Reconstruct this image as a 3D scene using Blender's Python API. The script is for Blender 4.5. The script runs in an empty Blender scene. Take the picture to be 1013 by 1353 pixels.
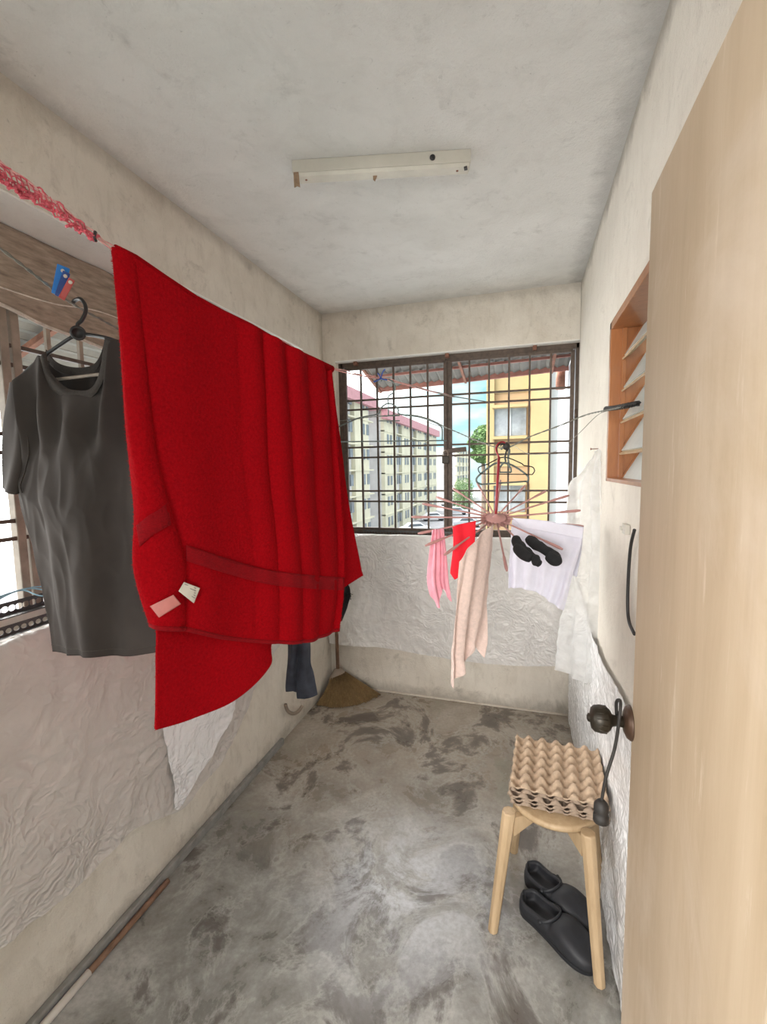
import bpy, bmesh, math, random
from mathutils import Vector, Matrix, noise
random.seed(7)
C = bpy.context.scene
COL = C.collection

# ------------------------------------------------------------------ camera
EYE = Vector((0, 0, 1.55))
YAW, PITCH, ROLL, F = -0.29753, -0.09510, -0.016577, 601.63
cy_, sy_, cp_, sp_ = math.cos(YAW), math.sin(YAW), math.cos(PITCH), math.sin(PITCH)
FWD = Vector((sy_*cp_, cy_*cp_, sp_))
R0 = Vector((cy_, -sy_, 0)); U0 = R0.cross(FWD)
RGT = R0*math.cos(ROLL) + U0*math.sin(ROLL)
UPV = -R0*math.sin(ROLL) + U0*math.cos(ROLL)
cam_d = bpy.data.cameras.new('camera'); cam = bpy.data.objects.new('camera', cam_d); COL.objects.link(cam)
cam_d.sensor_fit = 'VERTICAL'; cam_d.sensor_height = 36.0; cam_d.sensor_width = 27.0
cam_d.lens = F/1353*36; cam_d.clip_start = 0.02; cam_d.clip_end = 600
m = Matrix((RGT, UPV, -FWD)).transposed().to_4x4(); m.translation = EYE
cam.matrix_world = m
C.camera = cam

# measuring helpers: where a sight line meets a real distance or a real plane
def ray(x, y): return FWD + RGT*((x-506.5)/F) - UPV*((y-676.5)/F)
def at(x, y, dep): return EYE + ray(x, y)*dep
def on(x, y, ax, val):
    r = ray(x, y); return EYE + r*((val-EYE[ax])/r[ax])

# ------------------------------------------------------------------ world, lights, exposure
C.view_settings.view_transform = 'Standard'; C.view_settings.look = 'None'
C.view_settings.gamma = 1; C.view_settings.use_curve_mapping = False
C.view_settings.exposure = 0.76
W = bpy.data.worlds.new('sky'); C.world = W; W.use_nodes = True
wn, wl = W.node_tree.nodes, W.node_tree.links; wn.clear()
def wnode(t, **k):
    n = wn.new(t)
    for a, b in k.items(): setattr(n, a, b)
    return n
tc = wnode('ShaderNodeTexCoord'); sx = wnode('ShaderNodeSeparateXYZ'); wl.new(tc.outputs['Generated'], sx.inputs[0])
ramp = wnode('ShaderNodeValToRGB'); wl.new(sx.outputs['Z'], ramp.inputs[0])
e = ramp.color_ramp.elements
e[0].position = 0.0; e[0].color = (0.42, 0.62, 0.65, 1)
e[1].position = 1.0; e[1].color = (3.2, 3.2, 3.3, 1)
k = e.new(0.16); k.color = (0.30, 0.56, 0.62, 1)
k = e.new(0.30); k.color = (0.62, 0.80, 0.84, 1)
k = e.new(0.55); k.color = (2.2, 2.3, 2.4, 1)
cl = wnode('ShaderNodeTexNoise'); cl.inputs['Scale'].default_value = 5; cl.inputs['Detail'].default_value = 6
mp = wnode('ShaderNodeMapping'); mp.inputs['Scale'].default_value = (1, 1, 2.6); wl.new(tc.outputs['Generated'], mp.inputs[0]); wl.new(mp.outputs[0], cl.inputs['Vector'])
cr = wnode('ShaderNodeValToRGB'); cr.color_ramp.elements[0].position = .46; cr.color_ramp.elements[1].position = .6; wl.new(cl.outputs['Fac'], cr.inputs[0])
mx = wnode('ShaderNodeMix', data_type='RGBA'); wl.new(cr.outputs[0], mx.inputs[0]); wl.new(ramp.outputs[0], mx.inputs[6]); mx.inputs[7].default_value = (0.74, 0.78, 0.80, 1)
# the hazy glow round the hidden sun, on the side of the long window
dt = wnode('ShaderNodeVectorMath', operation='DOT_PRODUCT'); wl.new(tc.outputs['Generated'], dt.inputs[0]); dt.inputs[1].default_value = Vector((-0.85, 0.15, 0.5)).normalized()
mr = wnode('ShaderNodeMapRange'); mr.inputs[1].default_value = 0.35; mr.inputs[2].default_value = 1; wl.new(dt.outputs['Value'], mr.inputs[0])
gl = wnode('ShaderNodeMix', data_type='RGBA', blend_type='ADD'); gl.inputs[0].default_value = 1; wl.new(mx.outputs[2], gl.inputs[6])
gm = wnode('ShaderNodeMix', data_type='RGBA'); wl.new(mr.outputs[0], gm.inputs[0]); gm.inputs[6].default_value = (0, 0, 0, 1); gm.inputs[7].default_value = (9.0, 8.8, 8.4, 1)
wl.new(gm.outputs[2], gl.inputs[7])
bg = wnode('ShaderNodeBackground'); bg.inputs[1].default_value = 1.0; wl.new(gl.outputs[2], bg.inputs[0])
wo = wnode('ShaderNodeOutputWorld'); wl.new(bg.outputs[0], wo.inputs[0])

def area(name, loc, target, sx_, sy_, power, col):
    d = bpy.data.lights.new(name, 'AREA'); d.shape = 'RECTANGLE'; d.size = sx_; d.size_y = sy_; d.energy = power; d.color = col
    o = bpy.data.objects.new(name, d); COL.objects.link(o); o.location = loc
    o.rotation_euler = (Vector(target)-Vector(loc)).to_track_quat('-Z', 'Y').to_euler(); return o
# added fill lamp, unseen behind the camera, brightening the room through the doorway
area('fill_light', (-0.45, -2.2, 1.65), (-0.50, 2.9, 0.9), 1.1, 1.1, 62, (1.0, 0.93, 0.87))

# ------------------------------------------------------------------ materials
def new_mat(name):
    m = bpy.data.materials.new(name); m.use_nodes = True
    return m, m.node_tree.nodes, m.node_tree.links, m.node_tree.nodes['Principled BSDF']
def nz(n, l, scale, detail=6, rough=.6, coord='Object', mscale=None, dist=0):
    t = n.new('ShaderNodeTexCoord'); x = n.new('ShaderNodeTexNoise')
    x.inputs['Scale'].default_value = scale; x.inputs['Detail'].default_value = detail; x.inputs['Roughness'].default_value = rough; x.inputs['Distortion'].default_value = dist
    if mscale:
        mm = n.new('ShaderNodeMapping'); mm.inputs['Scale'].default_value = mscale; l.new(t.outputs[coord], mm.inputs[0]); l.new(mm.outputs[0], x.inputs['Vector'])
    else: l.new(t.outputs[coord], x.inputs['Vector'])
    return x.outputs['Fac']
def rmp(n, l, src, stops):
    r = n.new('ShaderNodeValToRGB'); l.new(src, r.inputs[0]); el = r.color_ramp.elements
    while len(el) > 1: el.remove(el[-1])
    el[0].position = stops[0][0]; el[0].color = (*stops[0][1], 1) if not isinstance(stops[0][1], float) else (stops[0][1],)*3+(1,)
    for p, c in stops[1:]:
        x = el.new(p); x.color = (*c, 1) if not isinstance(c, float) else (c, c, c, 1)
    return r.outputs[0]
def mixc(n, l, fac, a, b, mode='MIX'):
    x = n.new('ShaderNodeMix'); x.data_type = 'RGBA'; x.blend_type = mode
    for s, i in ((fac, 0), (a, 6), (b, 7)):
        if isinstance(s, (int, float)): x.inputs[i].default_value = s
        elif isinstance(s, tuple): x.inputs[i].default_value = (*s, 1)
        else: l.new(s, x.inputs[i])
    return x.outputs[2]
def bump(n, l, p, src, strength=.3, dist=.01):
    b = n.new('ShaderNodeBump'); b.inputs['Strength'].default_value = strength; b.inputs['Distance'].default_value = dist
    l.new(src, b.inputs['Height']); l.new(b.outputs[0], p.inputs['Normal'])
def plain(name, col, rough=.6, metal=0, var=0.12, scale=30, bmp=0, sheen=0, spec=.5, mscale=None):
    m, n, l, p = new_mat(name)
    f = nz(n, l, scale, mscale=mscale)
    lo = tuple(c*(1-var) for c in col); hi = tuple(min(1, c*(1+var)) for c in col)
    l.new(rmp(n, l, f, [(.3, lo), (.7, hi)]), p.inputs['Base Color'])
    p.inputs['Roughness'].default_value = rough; p.inputs['Metallic'].default_value = metal
    p.inputs['Specular IOR Level'].default_value = spec
    if sheen: p.inputs['Sheen Weight'].default_value = sheen; p.inputs['Sheen Tint'].default_value = (*[min(1, c*1.6+.05) for c in col], 1)
    if bmp: bump(n, l, p, f, bmp, .004)
    return m
def plaster(name, base, grime, amt=.5, streak=True, edges=()):
    m, n, l, p = new_mat(name)
    a = nz(n, l, 1.9, 9, .66, dist=.3); b = nz(n, l, 7, 8, .72, dist=.4); c = nz(n, l, 95, 4, .65)
    s = nz(n, l, 9, 7, .7, mscale=(2.2, 2.2, .8) if streak else (1, 1, 1), dist=.5); w = nz(n, l, 26, 6, .7, dist=.8)
    col = mixc(n, l, rmp(n, l, a, [(.40, 0.0), (.66, amt)]), base, grime)
    col = mixc(n, l, rmp(n, l, s, [(.50, 0.0), (.72, amt*.7)]), col, tuple(g*.9 for g in grime))
    col = mixc(n, l, rmp(n, l, b, [(.58, 0.0), (.66, amt*.5), (.74, amt)]), col, tuple(g*.66 for g in grime))
    col = mixc(n, l, rmp(n, l, w, [(.62, 0.0), (.70, amt*.6)]), col, tuple(g*.6 for g in grime))
    col = mixc(n, l, rmp(n, l, w, [(.28, amt*.6), (.36, 0.0)]), col, tuple(min(1, g*1.08) for g in base))
    col = mixc(n, l, rmp(n, l, c, [(.67, 0.0), (.72, .5)]), col, tuple(g*.45 for g in grime))
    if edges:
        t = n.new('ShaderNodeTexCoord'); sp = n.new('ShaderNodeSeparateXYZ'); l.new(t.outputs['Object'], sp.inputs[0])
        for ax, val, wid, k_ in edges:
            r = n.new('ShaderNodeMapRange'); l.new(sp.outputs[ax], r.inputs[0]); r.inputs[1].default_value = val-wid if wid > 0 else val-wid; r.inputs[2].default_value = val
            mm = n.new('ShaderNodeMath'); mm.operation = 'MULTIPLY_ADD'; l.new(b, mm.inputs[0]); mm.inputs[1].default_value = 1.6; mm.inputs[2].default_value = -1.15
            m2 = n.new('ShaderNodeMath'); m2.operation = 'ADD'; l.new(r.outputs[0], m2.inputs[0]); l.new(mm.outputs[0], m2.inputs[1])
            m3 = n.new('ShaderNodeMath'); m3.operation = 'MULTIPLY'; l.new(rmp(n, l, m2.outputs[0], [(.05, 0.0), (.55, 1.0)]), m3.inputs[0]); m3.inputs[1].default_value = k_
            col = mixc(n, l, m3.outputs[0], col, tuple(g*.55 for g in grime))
    l.new(col, p.inputs['Base Color']); p.inputs['Roughness'].default_value = .85; p.inputs['Specular IOR Level'].default_value = .25
    h = mixc(n, l, .35, mixc(n, l, .5, b, w), c); bump(n, l, p, h, .6, .014)
    return m
M = {}
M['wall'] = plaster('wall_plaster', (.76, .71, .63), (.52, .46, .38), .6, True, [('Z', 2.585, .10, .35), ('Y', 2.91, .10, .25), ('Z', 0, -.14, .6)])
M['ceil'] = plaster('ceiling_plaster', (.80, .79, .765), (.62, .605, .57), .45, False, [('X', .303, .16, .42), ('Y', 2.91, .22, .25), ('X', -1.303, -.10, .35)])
M['parapet'] = plaster('parapet_plaster', (.70, .63, .55), (.44, .38, .31), .65)
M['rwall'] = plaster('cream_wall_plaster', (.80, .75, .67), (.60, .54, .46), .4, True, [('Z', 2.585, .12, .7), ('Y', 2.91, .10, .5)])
M['reveal'] = plaster('reveal_paint', (.86, .84, .80), (.68, .64, .58), .25)

# floor: stained cement
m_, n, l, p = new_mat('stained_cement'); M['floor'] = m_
a = nz(n, l, 1.7, 9, .65, dist=.2); b = nz(n, l, 3.6, 11, .68, dist=.35); c = nz(n, l, 60, 4, .6); d = nz(n, l, 2.5, 11, .66, mscale=(1.2, 1, 1), dist=.45)
col = rmp(n, l, b, [(.32, (.13, .122, .108)), (.45, (.235, .228, .206)), (.54, (.33, .325, .30)), (.64, (.48, .475, .45))])
tcx = n.new('ShaderNodeTexCoord'); sp = n.new('ShaderNodeSeparateXYZ'); l.new(tcx.outputs['Object'], sp.inputs[0])
ad = n.new('ShaderNodeMath'); ad.operation = 'MULTIPLY_ADD'; l.new(a, ad.inputs[0]); ad.inputs[1].default_value = 2.2; l.new(sp.outputs['Y'], ad.inputs[2])
warm = n.new('ShaderNodeMapRange'); l.new(ad.outputs[0], warm.inputs[0]); warm.inputs[1].default_value = 2.5; warm.inputs[2].default_value = 3.5
col = mixc(n, l, warm.outputs[0], col, mixc(n, l, .55, col, (.46, .37, .28)))
col = mixc(n, l, rmp(n, l, d, [(.53, 0.0), (.565, .7), (.64, .9)]), col, (.105, .088, .078))
col = mixc(n, l, rmp(n, l, d, [(.49, 0.0), (.515, .45), (.53, 0.0)]), col, (.50, .49, .45))
col = mixc(n, l, rmp(n, l, d, [(.33, .5), (.40, 0.0)]), col, (.29, .29, .22))
e2 = nz(n, l, 3.1, 10, .74, mscale=(1, 1, 1), dist=.8)
# end window's reflection painted into the floor colour as a pale uneven patch
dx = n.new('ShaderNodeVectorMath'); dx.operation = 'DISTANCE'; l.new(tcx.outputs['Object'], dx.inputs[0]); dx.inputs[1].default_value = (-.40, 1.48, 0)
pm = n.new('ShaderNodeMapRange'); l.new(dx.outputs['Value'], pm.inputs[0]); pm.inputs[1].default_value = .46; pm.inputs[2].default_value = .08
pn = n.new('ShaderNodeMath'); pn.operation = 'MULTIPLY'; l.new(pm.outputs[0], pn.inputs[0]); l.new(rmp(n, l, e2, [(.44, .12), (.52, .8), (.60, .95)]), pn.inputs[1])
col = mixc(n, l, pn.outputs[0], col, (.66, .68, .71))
col = mixc(n, l, rmp(n, l, c, [(.35, 0.25), (.6, 0.0)]), col, (.15, .14, .12))
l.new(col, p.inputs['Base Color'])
l.new(rmp(n, l, b, [(.35, .22), (.65, .42)]), p.inputs['Roughness']); bump(n, l, p, mixc(n, l, .5, b, c), .25, .006)

def wood(name, lo, hi, scale, stretch, rough=.5, bmp=.15, coat=0):
    m, n, l, p = new_mat(name)
    f = nz(n, l, scale, 7, .65, mscale=stretch, dist=.4); g = nz(n, l, scale*.25, 3, .5, mscale=stretch)
    col = rmp(n, l, f, [(.3, lo), (.7, hi)])
    col = mixc(n, l, rmp(n, l, g, [(.4, 0.0), (.7, .35)]), col, tuple(c*.75 for c in lo))
    l.new(col, p.inputs['Base Color']); p.inputs['Roughness'].default_value = rough; p.inputs['Coat Weight'].default_value = coat
    if name == 'faded_plywood':
        h = nz(n, l, 1.6, 8, .65, mscale=(1, 1.2, .8), dist=.6); col = mixc(n, l, rmp(n, l, h, [(.48, 0.0), (.66, .55)]), col, (.66, .56, .47)); h2 = nz(n, l, 30, 6, .7, mscale=(1, 1, .12)); col = mixc(n, l, rmp(n, l, h2, [(.62, 0.0), (.7, .35)]), col, (.72, .62, .52)); l.new(col, p.inputs['Base Color'])
    bump(n, l, p, f, bmp, .003); return m
M['door'] = wood('faded_plywood', (.40, .295, .19), (.52, .405, .285), 5, (3, 3, .35), .5)
M['stoolwood'] = wood('pale_oak', (.42, .29, .16), (.60, .44, .27), 14, (2, 2, .25), .5)
M['jamb'] = wood('varnished_wood', (.30, .105, .03), (.46, .18, .06), 12, (2, 2, .3), .35, .1, .3)
M['grille'] = plain('brown_grille_paint', (.095, .068, .052), .55, .2, .3, 40)
M['post'] = plain('dull_beige_steel', (.30, .24, .19), .6, .1, .2, 20)
M['rust'] = plain('rusty_steel', (.26, .12, .08), .8, .1, .4, 15)
M['steel'] = plain('dark_slotted_steel', (.10, .10, .10), .5, .5, .3, 30)
M['awning'] = plain('weathered_awning_sheet', (.20, .19, .17), .7, .1, .25, 6)
M['awnred'] = plain('faded_red_edge', (.36, .16, .13), .7, 0, .3, 10)
M['sack'] = plain('faded_brown_sackcloth', (.34, .27, .21), .95, 0, .35, 14, .4, mscale=(1, 1, 5))
M['black'] = plain('black_plastic', (.022, .02, .02), .42, 0, .2, 30)
M['rubber'] = plain('black_foam_rubber', (.018, .019, .023), .55, 0, .2, 60, .1)
M['blue'] = plain('blue_plastic', (.01, .20, .62), .35, 0, .1)
M['dkblue'] = plain('deep_blue_plastic', (.01, .05, .25), .35, 0, .1)
M['redpl'] = plain('dull_red_plastic', (.42, .06, .05), .4, 0, .1)
M['tee'] = plain('charcoal_jersey', (.054, .044, .039), .95, 0, .25, 4, .2, spec=.2)
M['teerib'] = plain('charcoal_rib', (.058, .048, .042), .95, 0, .15, 200, .3, spec=.2)
M['towel'] = plain('red_terry', (.27, .002, .005), 1, 0, .18, 160, .8, spec=.05)
M['pile'] = plain('red_terry_pile', (.40, .006, .010), 1, 0, .25, 60, 0, sheen=.12, spec=.05)
M['band'] = plain('red_woven_band', (.21, .002, .005), .9, 0, .25, 160, .6, spec=.15, mscale=(1, 1, 3))
M['pinkrope'] = plain('pink_red_nylon', (.58, .09, .12), .6, 0, .25, 60)
M['palerope'] = plain('faded_pink_cord', (.66, .34, .32), .7, 0, .25, 60)
M['greyrope'] = plain('grey_green_wire', (.20, .20, .17), .6, 0, .25, 60)
M['whitecord'] = plain('off_white_cord', (.62, .56, .48), .8, 0, .2, 60)
M['jeans'] = plain('dark_navy_denim', (.032, .037, .052), .85, 0, .35, 25, .3)
M['sock'] = plain('black_knit', (.012, .012, .013), .95, 0, .3, 60, .4, sheen=.1)
M['pinkcloth'] = plain('thin_pink_cloth', (.80, .38, .46), .85, 0, .12, 20, .2)
M['scarlet'] = plain('scarlet_cloth', (.82, .012, .03), .8, 0, .08, 20, .2)
M['blush'] = plain('blush_knit', (.72, .56, .50), .9, 0, .10, 80, .4)
M['whitecloth'] = plain('white_cotton', (.68, .67, .76), .85, 0, .05, 20, .3)
M['dusty'] = plain('dusty_pink_plastic', (.46, .24, .22), .45, 0, .1, 20)
M['darkred'] = plain('dark_red_rod', (.30, .02, .03), .4, 0, .1, 20)
M['greengrey'] = plain('grey_green_plastic', (.12, .15, .14), .4, 0, .15, 20)
M['pulp'] = plain('moulded_pulp', (.47, .35, .245), .95, 0, .18, 70, .5)
M['pulpdark'] = plain('grey_moulded_pulp', (.36, .27, .20), .95, 0, .18, 70, .5)
M['fixture'] = plain('aged_enamel', (.66, .63, .55), .45, 0, .12, 8)
M['fixdark'] = plain('dull_enamel_side', (.60, .57, .50), .5, 0, .1, 8)
M['rusttape'] = plain('brown_stained_tape', (.33, .22, .14), .8, 0, .3, 40)
M['brass'] = plain('worn_dark_brass', (.030, .024, .016), .4, .4, .35, 25)
M['bronze'] = plain('brown_bronze', (.075, .042, .026), .42, .4, .3, 25)
M['strap'] = plain('black_webbing', (.022, .019, .017), .6, 0, .2, 90, .2)
M['pvc'] = plain('white_pvc', (.70, .66, .60), .5, 0, .15, 10)
M['rustpipe'] = plain('rusty_brown_pipe', (.24, .14, .09), .85, .1, .4, 18)
M['greytrim'] = plain('grey_cement_strip', (.25, .245, .23), .8, 0, .25, 20)
M['broom'] = wood('brown_straw', (.15, .09, .035), (.30, .20, .09), 40, (3, 3, .3), .9, .4)
M['label'] = plain('white_label', (.62, .58, .50), .7, 0, .05, 20)
M['pinklabel'] = plain('sheer_pink_label', (.48, .17, .15), .6, 0, .1, 30)
M['ink'] = plain('grey_print', (.25, .24, .22), .7)
M['straw'] = plain('pale_blue_twine', (.32, .55, .68), .5)
# louvre glass
m_, n, l, p = new_mat('frosted_glass'); M['glass'] = m_
l.new(rmp(n, l, nz(n, l, 6), [(.3, (.60, .66, .64)), (.7, (.74, .78, .75))]), p.inputs['Base Color']); p.inputs['Roughness'].default_value = .35
p.inputs['Transmission Weight'].default_value = .3
# translucent plastic sheet
def film(name, col, trans, rough=.28, lucent=.35):
    m, n, l, p = new_mat(name)
    p.inputs['Base Color'].default_value = (*col, 1); p.inputs['Roughness'].default_value = rough; p.inputs['Specular IOR Level'].default_value = .6
    tcf = n.new('ShaderNodeTexCoord'); dn = n.new('ShaderNodeTexNoise'); dn.inputs['Scale'].default_value = 5; dn.inputs['Detail'].default_value = 3; l.new(tcf.outputs['Object'], dn.inputs['Vector'])
    va = n.new('ShaderNodeVectorMath'); va.operation = 'MULTIPLY_ADD'; l.new(dn.outputs['Color'], va.inputs[0]); va.inputs[1].default_value = (.35, .35, .35); l.new(tcf.outputs['Object'], va.inputs[2])
    hs = []
    for sc_ in (7, 17, 40):
        vo = n.new('ShaderNodeTexVoronoi'); vo.feature = 'F1'; vo.inputs['Scale'].default_value = sc_; l.new(va.outputs[0], vo.inputs['Vector']); hs.append(vo.outputs['Distance'])
    f = mixc(n, l, .35, mixc(n, l, .45, hs[0], hs[1]), hs[2]); bump(n, l, p, f, .55, .03)
    sm_ = n.new('ShaderNodeMapRange'); l.new(nz(n, l, 1.8, 3, .5), sm_.inputs[0]); sm_.inputs[1].default_value = .42; sm_.inputs[2].default_value = .58; sm_.inputs[3].default_value = .28; sm_.inputs[4].default_value = .75; l.new(sm_.outputs[0], n['Bump'].inputs['Strength'])
    tl = n.new('ShaderNodeBsdfTranslucent'); tl.inputs[0].default_value = (*col, 1)
    tr = n.new('ShaderNodeBsdfTransparent'); x1 = n.new('ShaderNodeMixShader'); x1.inputs[0].default_value = lucent
    l.new(p.outputs[0], x1.inputs[1]); l.new(tl.outputs[0], x1.inputs[2])
    x2 = n.new('ShaderNodeMixShader'); l.new(rmp(n, l, nz(n, l, 7, 4), [(.35, trans), (.7, trans*.5)]), x2.inputs[0])
    l.new(x1.outputs[0], x2.inputs[1]); l.new(tr.outputs[0], x2.inputs[2])
    l.new(x2.outputs[0], n['Material Output'].inputs[0]); return m
M['film'] = film('wall_plastic_film', (.70, .655, .62), .22, .3, .06)
M['filmwhite'] = film('white_plastic_film', (.94, .94, .95), .02, .2, .05)
M['filmback'] = film('end_wall_plastic_film', (.84, .82, .80), .2, .3, .06)
M['filmhang'] = film('hanging_plastic_film', (.85, .85, .84), .35, .3, .4)

# ------------------------------------------------------------------ mesh helpers
def tag(o, label=None, cat=None, group=None, kind=None):
    for k_, v in (('label', label), ('category', cat), ('group', group), ('kind', kind)):
        if v: o[k_] = v
    return o
def thing(name, label, cat, loc, group=None):
    o = bpy.data.objects.new(name, None); COL.objects.link(o); o.location = loc; o.empty_display_size = .05
    return tag(o, label, cat, group)
def wloc(o):
    v = Vector((0, 0, 0))
    while o: v = v + o.location; o = o.parent
    return v
class MB:
    def __init__(s): s.v = []; s.f = []; s.sm = []
    def add(s, vs, fs, smooth=False):
        k = len(s.v); s.v += [Vector(v) for v in vs]; s.f += [tuple(i+k for i in f) for f in fs]; s.sm += [smooth]*len(fs); return s
    def box(s, a, b, rot=None, piv=None):
        a, b = Vector(a), Vector(b); vs = [Vector((x, y, z)) for z in (a.z, b.z) for y in (a.y, b.y) for x in (a.x, b.x)]
        if rot is not None:
            pv = Vector(piv) if piv is not None else (a+b)/2
            vs = [pv + rot @ (v-pv) for v in vs]
        return s.add(vs, [(0, 2, 3, 1), (4, 5, 7, 6), (0, 1, 5, 4), (2, 6, 7, 3), (0, 4, 6, 2), (1, 3, 7, 5)])
    def bar(s, a, b, w, h, up=(0, 0, 1), w2=None, h2=None):
        a, b = Vector(a), Vector(b); d = (b-a).normalized(); u = Vector(up)
        if abs(d.dot(u)) > .98: u = Vector((1, 0, 0))
        x = d.cross(u).normalized(); y = x.cross(d); vs = []
        for pnt, ww, hh in ((a, w, h), (b, w2 or w, h2 or h)):
            vs += [pnt-x*ww/2-y*hh/2, pnt+x*ww/2-y*hh/2, pnt+x*ww/2+y*hh/2, pnt-x*ww/2+y*hh/2]
        return s.add(vs, [(3, 2, 1, 0), (4, 5, 6, 7), (0, 1, 5, 4), (1, 2, 6, 5), (2, 3, 7, 6), (3, 0, 4, 7)])
    def tube(s, pts, r, n=8, closed=False, flat=1.0):
        pts = [Vector(q) for q in pts]; N = len(pts); rs = r if isinstance(r, (list, tuple)) else [r]*N
        vs = []; nrm = None
        for i, q in enumerate(pts):
            if closed: t = pts[(i+1) % N]-pts[i-1]
            else: t = pts[min(i+1, N-1)]-pts[max(i-1, 0)]
            t.normalize()
            if nrm is None:
                nrm = t.orthogonal().normalized()
                if abs(t.z) < .9: nrm = (Vector((0, 0, 1))-t*t.z).normalized()
            nrm = (nrm - t*nrm.dot(t))
            if nrm.length < 1e-6: nrm = t.orthogonal()
            nrm.normalize(); bn = t.cross(nrm)
            for j in range(n):
                a_ = 2*math.pi*j/n; vs.append(q+(nrm*math.cos(a_)+bn*math.sin(a_)*flat)*rs[i])
        fs = []
        for i in range(N if closed else N-1):
            for j in range(n):
                a0 = i*n+j; a1 = i*n+(j+1) % n; b0 = ((i+1) % N)*n+j; b1 = ((i+1) % N)*n+(j+1) % n
                fs.append((a0, a1, b1, b0))
        if not closed: fs += [tuple(reversed(range(n))), tuple(range((N-1)*n, N*n))]
        return s.add(vs, fs, True)
    def lathe(s, org, axis, prof, n=24):
        org = Vector(org); ax = Vector(axis).normalized(); x = ax.orthogonal().normalized(); y = ax.cross(x); vs = []
        for (r, h_) in prof:
            for j in range(n):
                a_ = 2*math.pi*j/n; vs.append(org+ax*h_+(x*math.cos(a_)+y*math.sin(a_))*r)
        fs = [(i*n+j, i*n+(j+1) % n, (i+1)*n+(j+1) % n, (i+1)*n+j) for i in range(len(prof)-1) for j in range(n)]
        fs += [tuple(reversed(range(n))), tuple(range((len(prof)-1)*n, len(prof)*n))]
        return s.add(vs, fs, True)
    def prism(s, poly, d):
        n = len(poly); d = Vector(d); vs = [Vector(q) for q in poly]; vs += [v+d for v in vs]
        return s.add(vs, [tuple(reversed(range(n))), tuple(range(n, 2*n))]+[(i, (i+1) % n, n+(i+1) % n, n+i) for i in range(n)])
    def build(s, name, mat, parent=None, bevel=0, loc=None, seg=2):
        if parent is not None: org = wloc(parent); 
        elif loc is not None: org = Vector(loc)
        else:
            xs = [v.x for v in s.v]; ys = [v.y for v in s.v]; zs = [v.z for v in s.v]
            org = Vector(((min(xs)+max(xs))/2, (min(ys)+max(ys))/2, min(zs)))
        me = bpy.data.meshes.new(name); me.from_pydata([v-org for v in s.v], [], s.f); me.validate()
        me.polygons.foreach_set('use_smooth', s.sm[:len(me.polygons)] if len(s.sm) >= len(me.polygons) else [False]*len(me.polygons))
        bm = bmesh.new(); bm.from_mesh(me); bmesh.ops.recalc_face_normals(bm, faces=bm.faces); bm.to_mesh(me); bm.free()
        me.materials.append(mat); o = bpy.data.objects.new(name, me); COL.objects.link(o)
        if parent is not None: o.parent = parent
        else: o.location = org
        if bevel:
            b_ = o.modifiers.new('bevel', 'BEVEL'); b_.width = bevel; b_.segments = seg; b_.limit_method = 'ANGLE'; b_.angle_limit = .6
        return o
def struct(o): o['kind'] = 'structure'; return o
def spline(pts, n=8, closed=False):
    pts = [Vector(q) for q in pts]; N = len(pts); out = []
    for i in range(N if closed else N-1):
        if closed: p0, p1, p2, p3 = pts[i-1], pts[i], pts[(i+1) % N], pts[(i+2) % N]
        else: p0, p1, p2, p3 = pts[max(i-1, 0)], pts[i], pts[i+1], pts[min(i+2, N-1)]
        for j in range(n):
            t = j/n; out.append(.5*((2*p1)+(p2-p0)*t+(2*p0-5*p1+4*p2-p3)*t*t+(3*p1-p0-3*p2+p3)*t**3))
    if not closed: out.append(pts[-1])
    return out
def cr1(a, t):
    n_ = len(a); x = t*(n_-1); i = min(int(x), n_-2); f = x-i
    p0, p1, p2, p3 = a[max(i-1, 0)], a[i], a[i+1], a[min(i+2, n_-1)]
    return .5*((2*p1)+(p2-p0)*f+(2*p0-5*p1+4*p2-p3)*f*f+(3*p1-p0-3*p2+p3)*f**3)
def grid_pts(ctrl, nu, nv, disp=None):
    """ctrl: rows (top to bottom) of world points (left to right)"""
    rows = [[Vector(q) for q in r] for r in ctrl]; P_ = []
    for j in range(nv+1):
        v = j/nv; colm = [cr1([r[k_] for r in rows], v) for k_ in range(len(rows[0]))]
        P_.append([cr1(colm, i/nu) for i in range(nu+1)])
    if disp:
        Q = [[q.copy() for q in r] for r in P_]
        for j in range(nv+1):
            for i in range(nu+1):
                du = P_[j][min(i+1, nu)]-P_[j][max(i-1, 0)]; dv = P_[min(j+1, nv)][i]-P_[max(j-1, 0)][i]
                nn = du.cross(dv)
                if nn.length > 1e-12: nn.normalize()
                if nn.dot(EYE-P_[j][i]) < 0: nn = -nn
                Q[j][i] = P_[j][i]+nn*disp(i/nu, j/nv, P_[j][i])
        P_ = Q
    return P_
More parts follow.
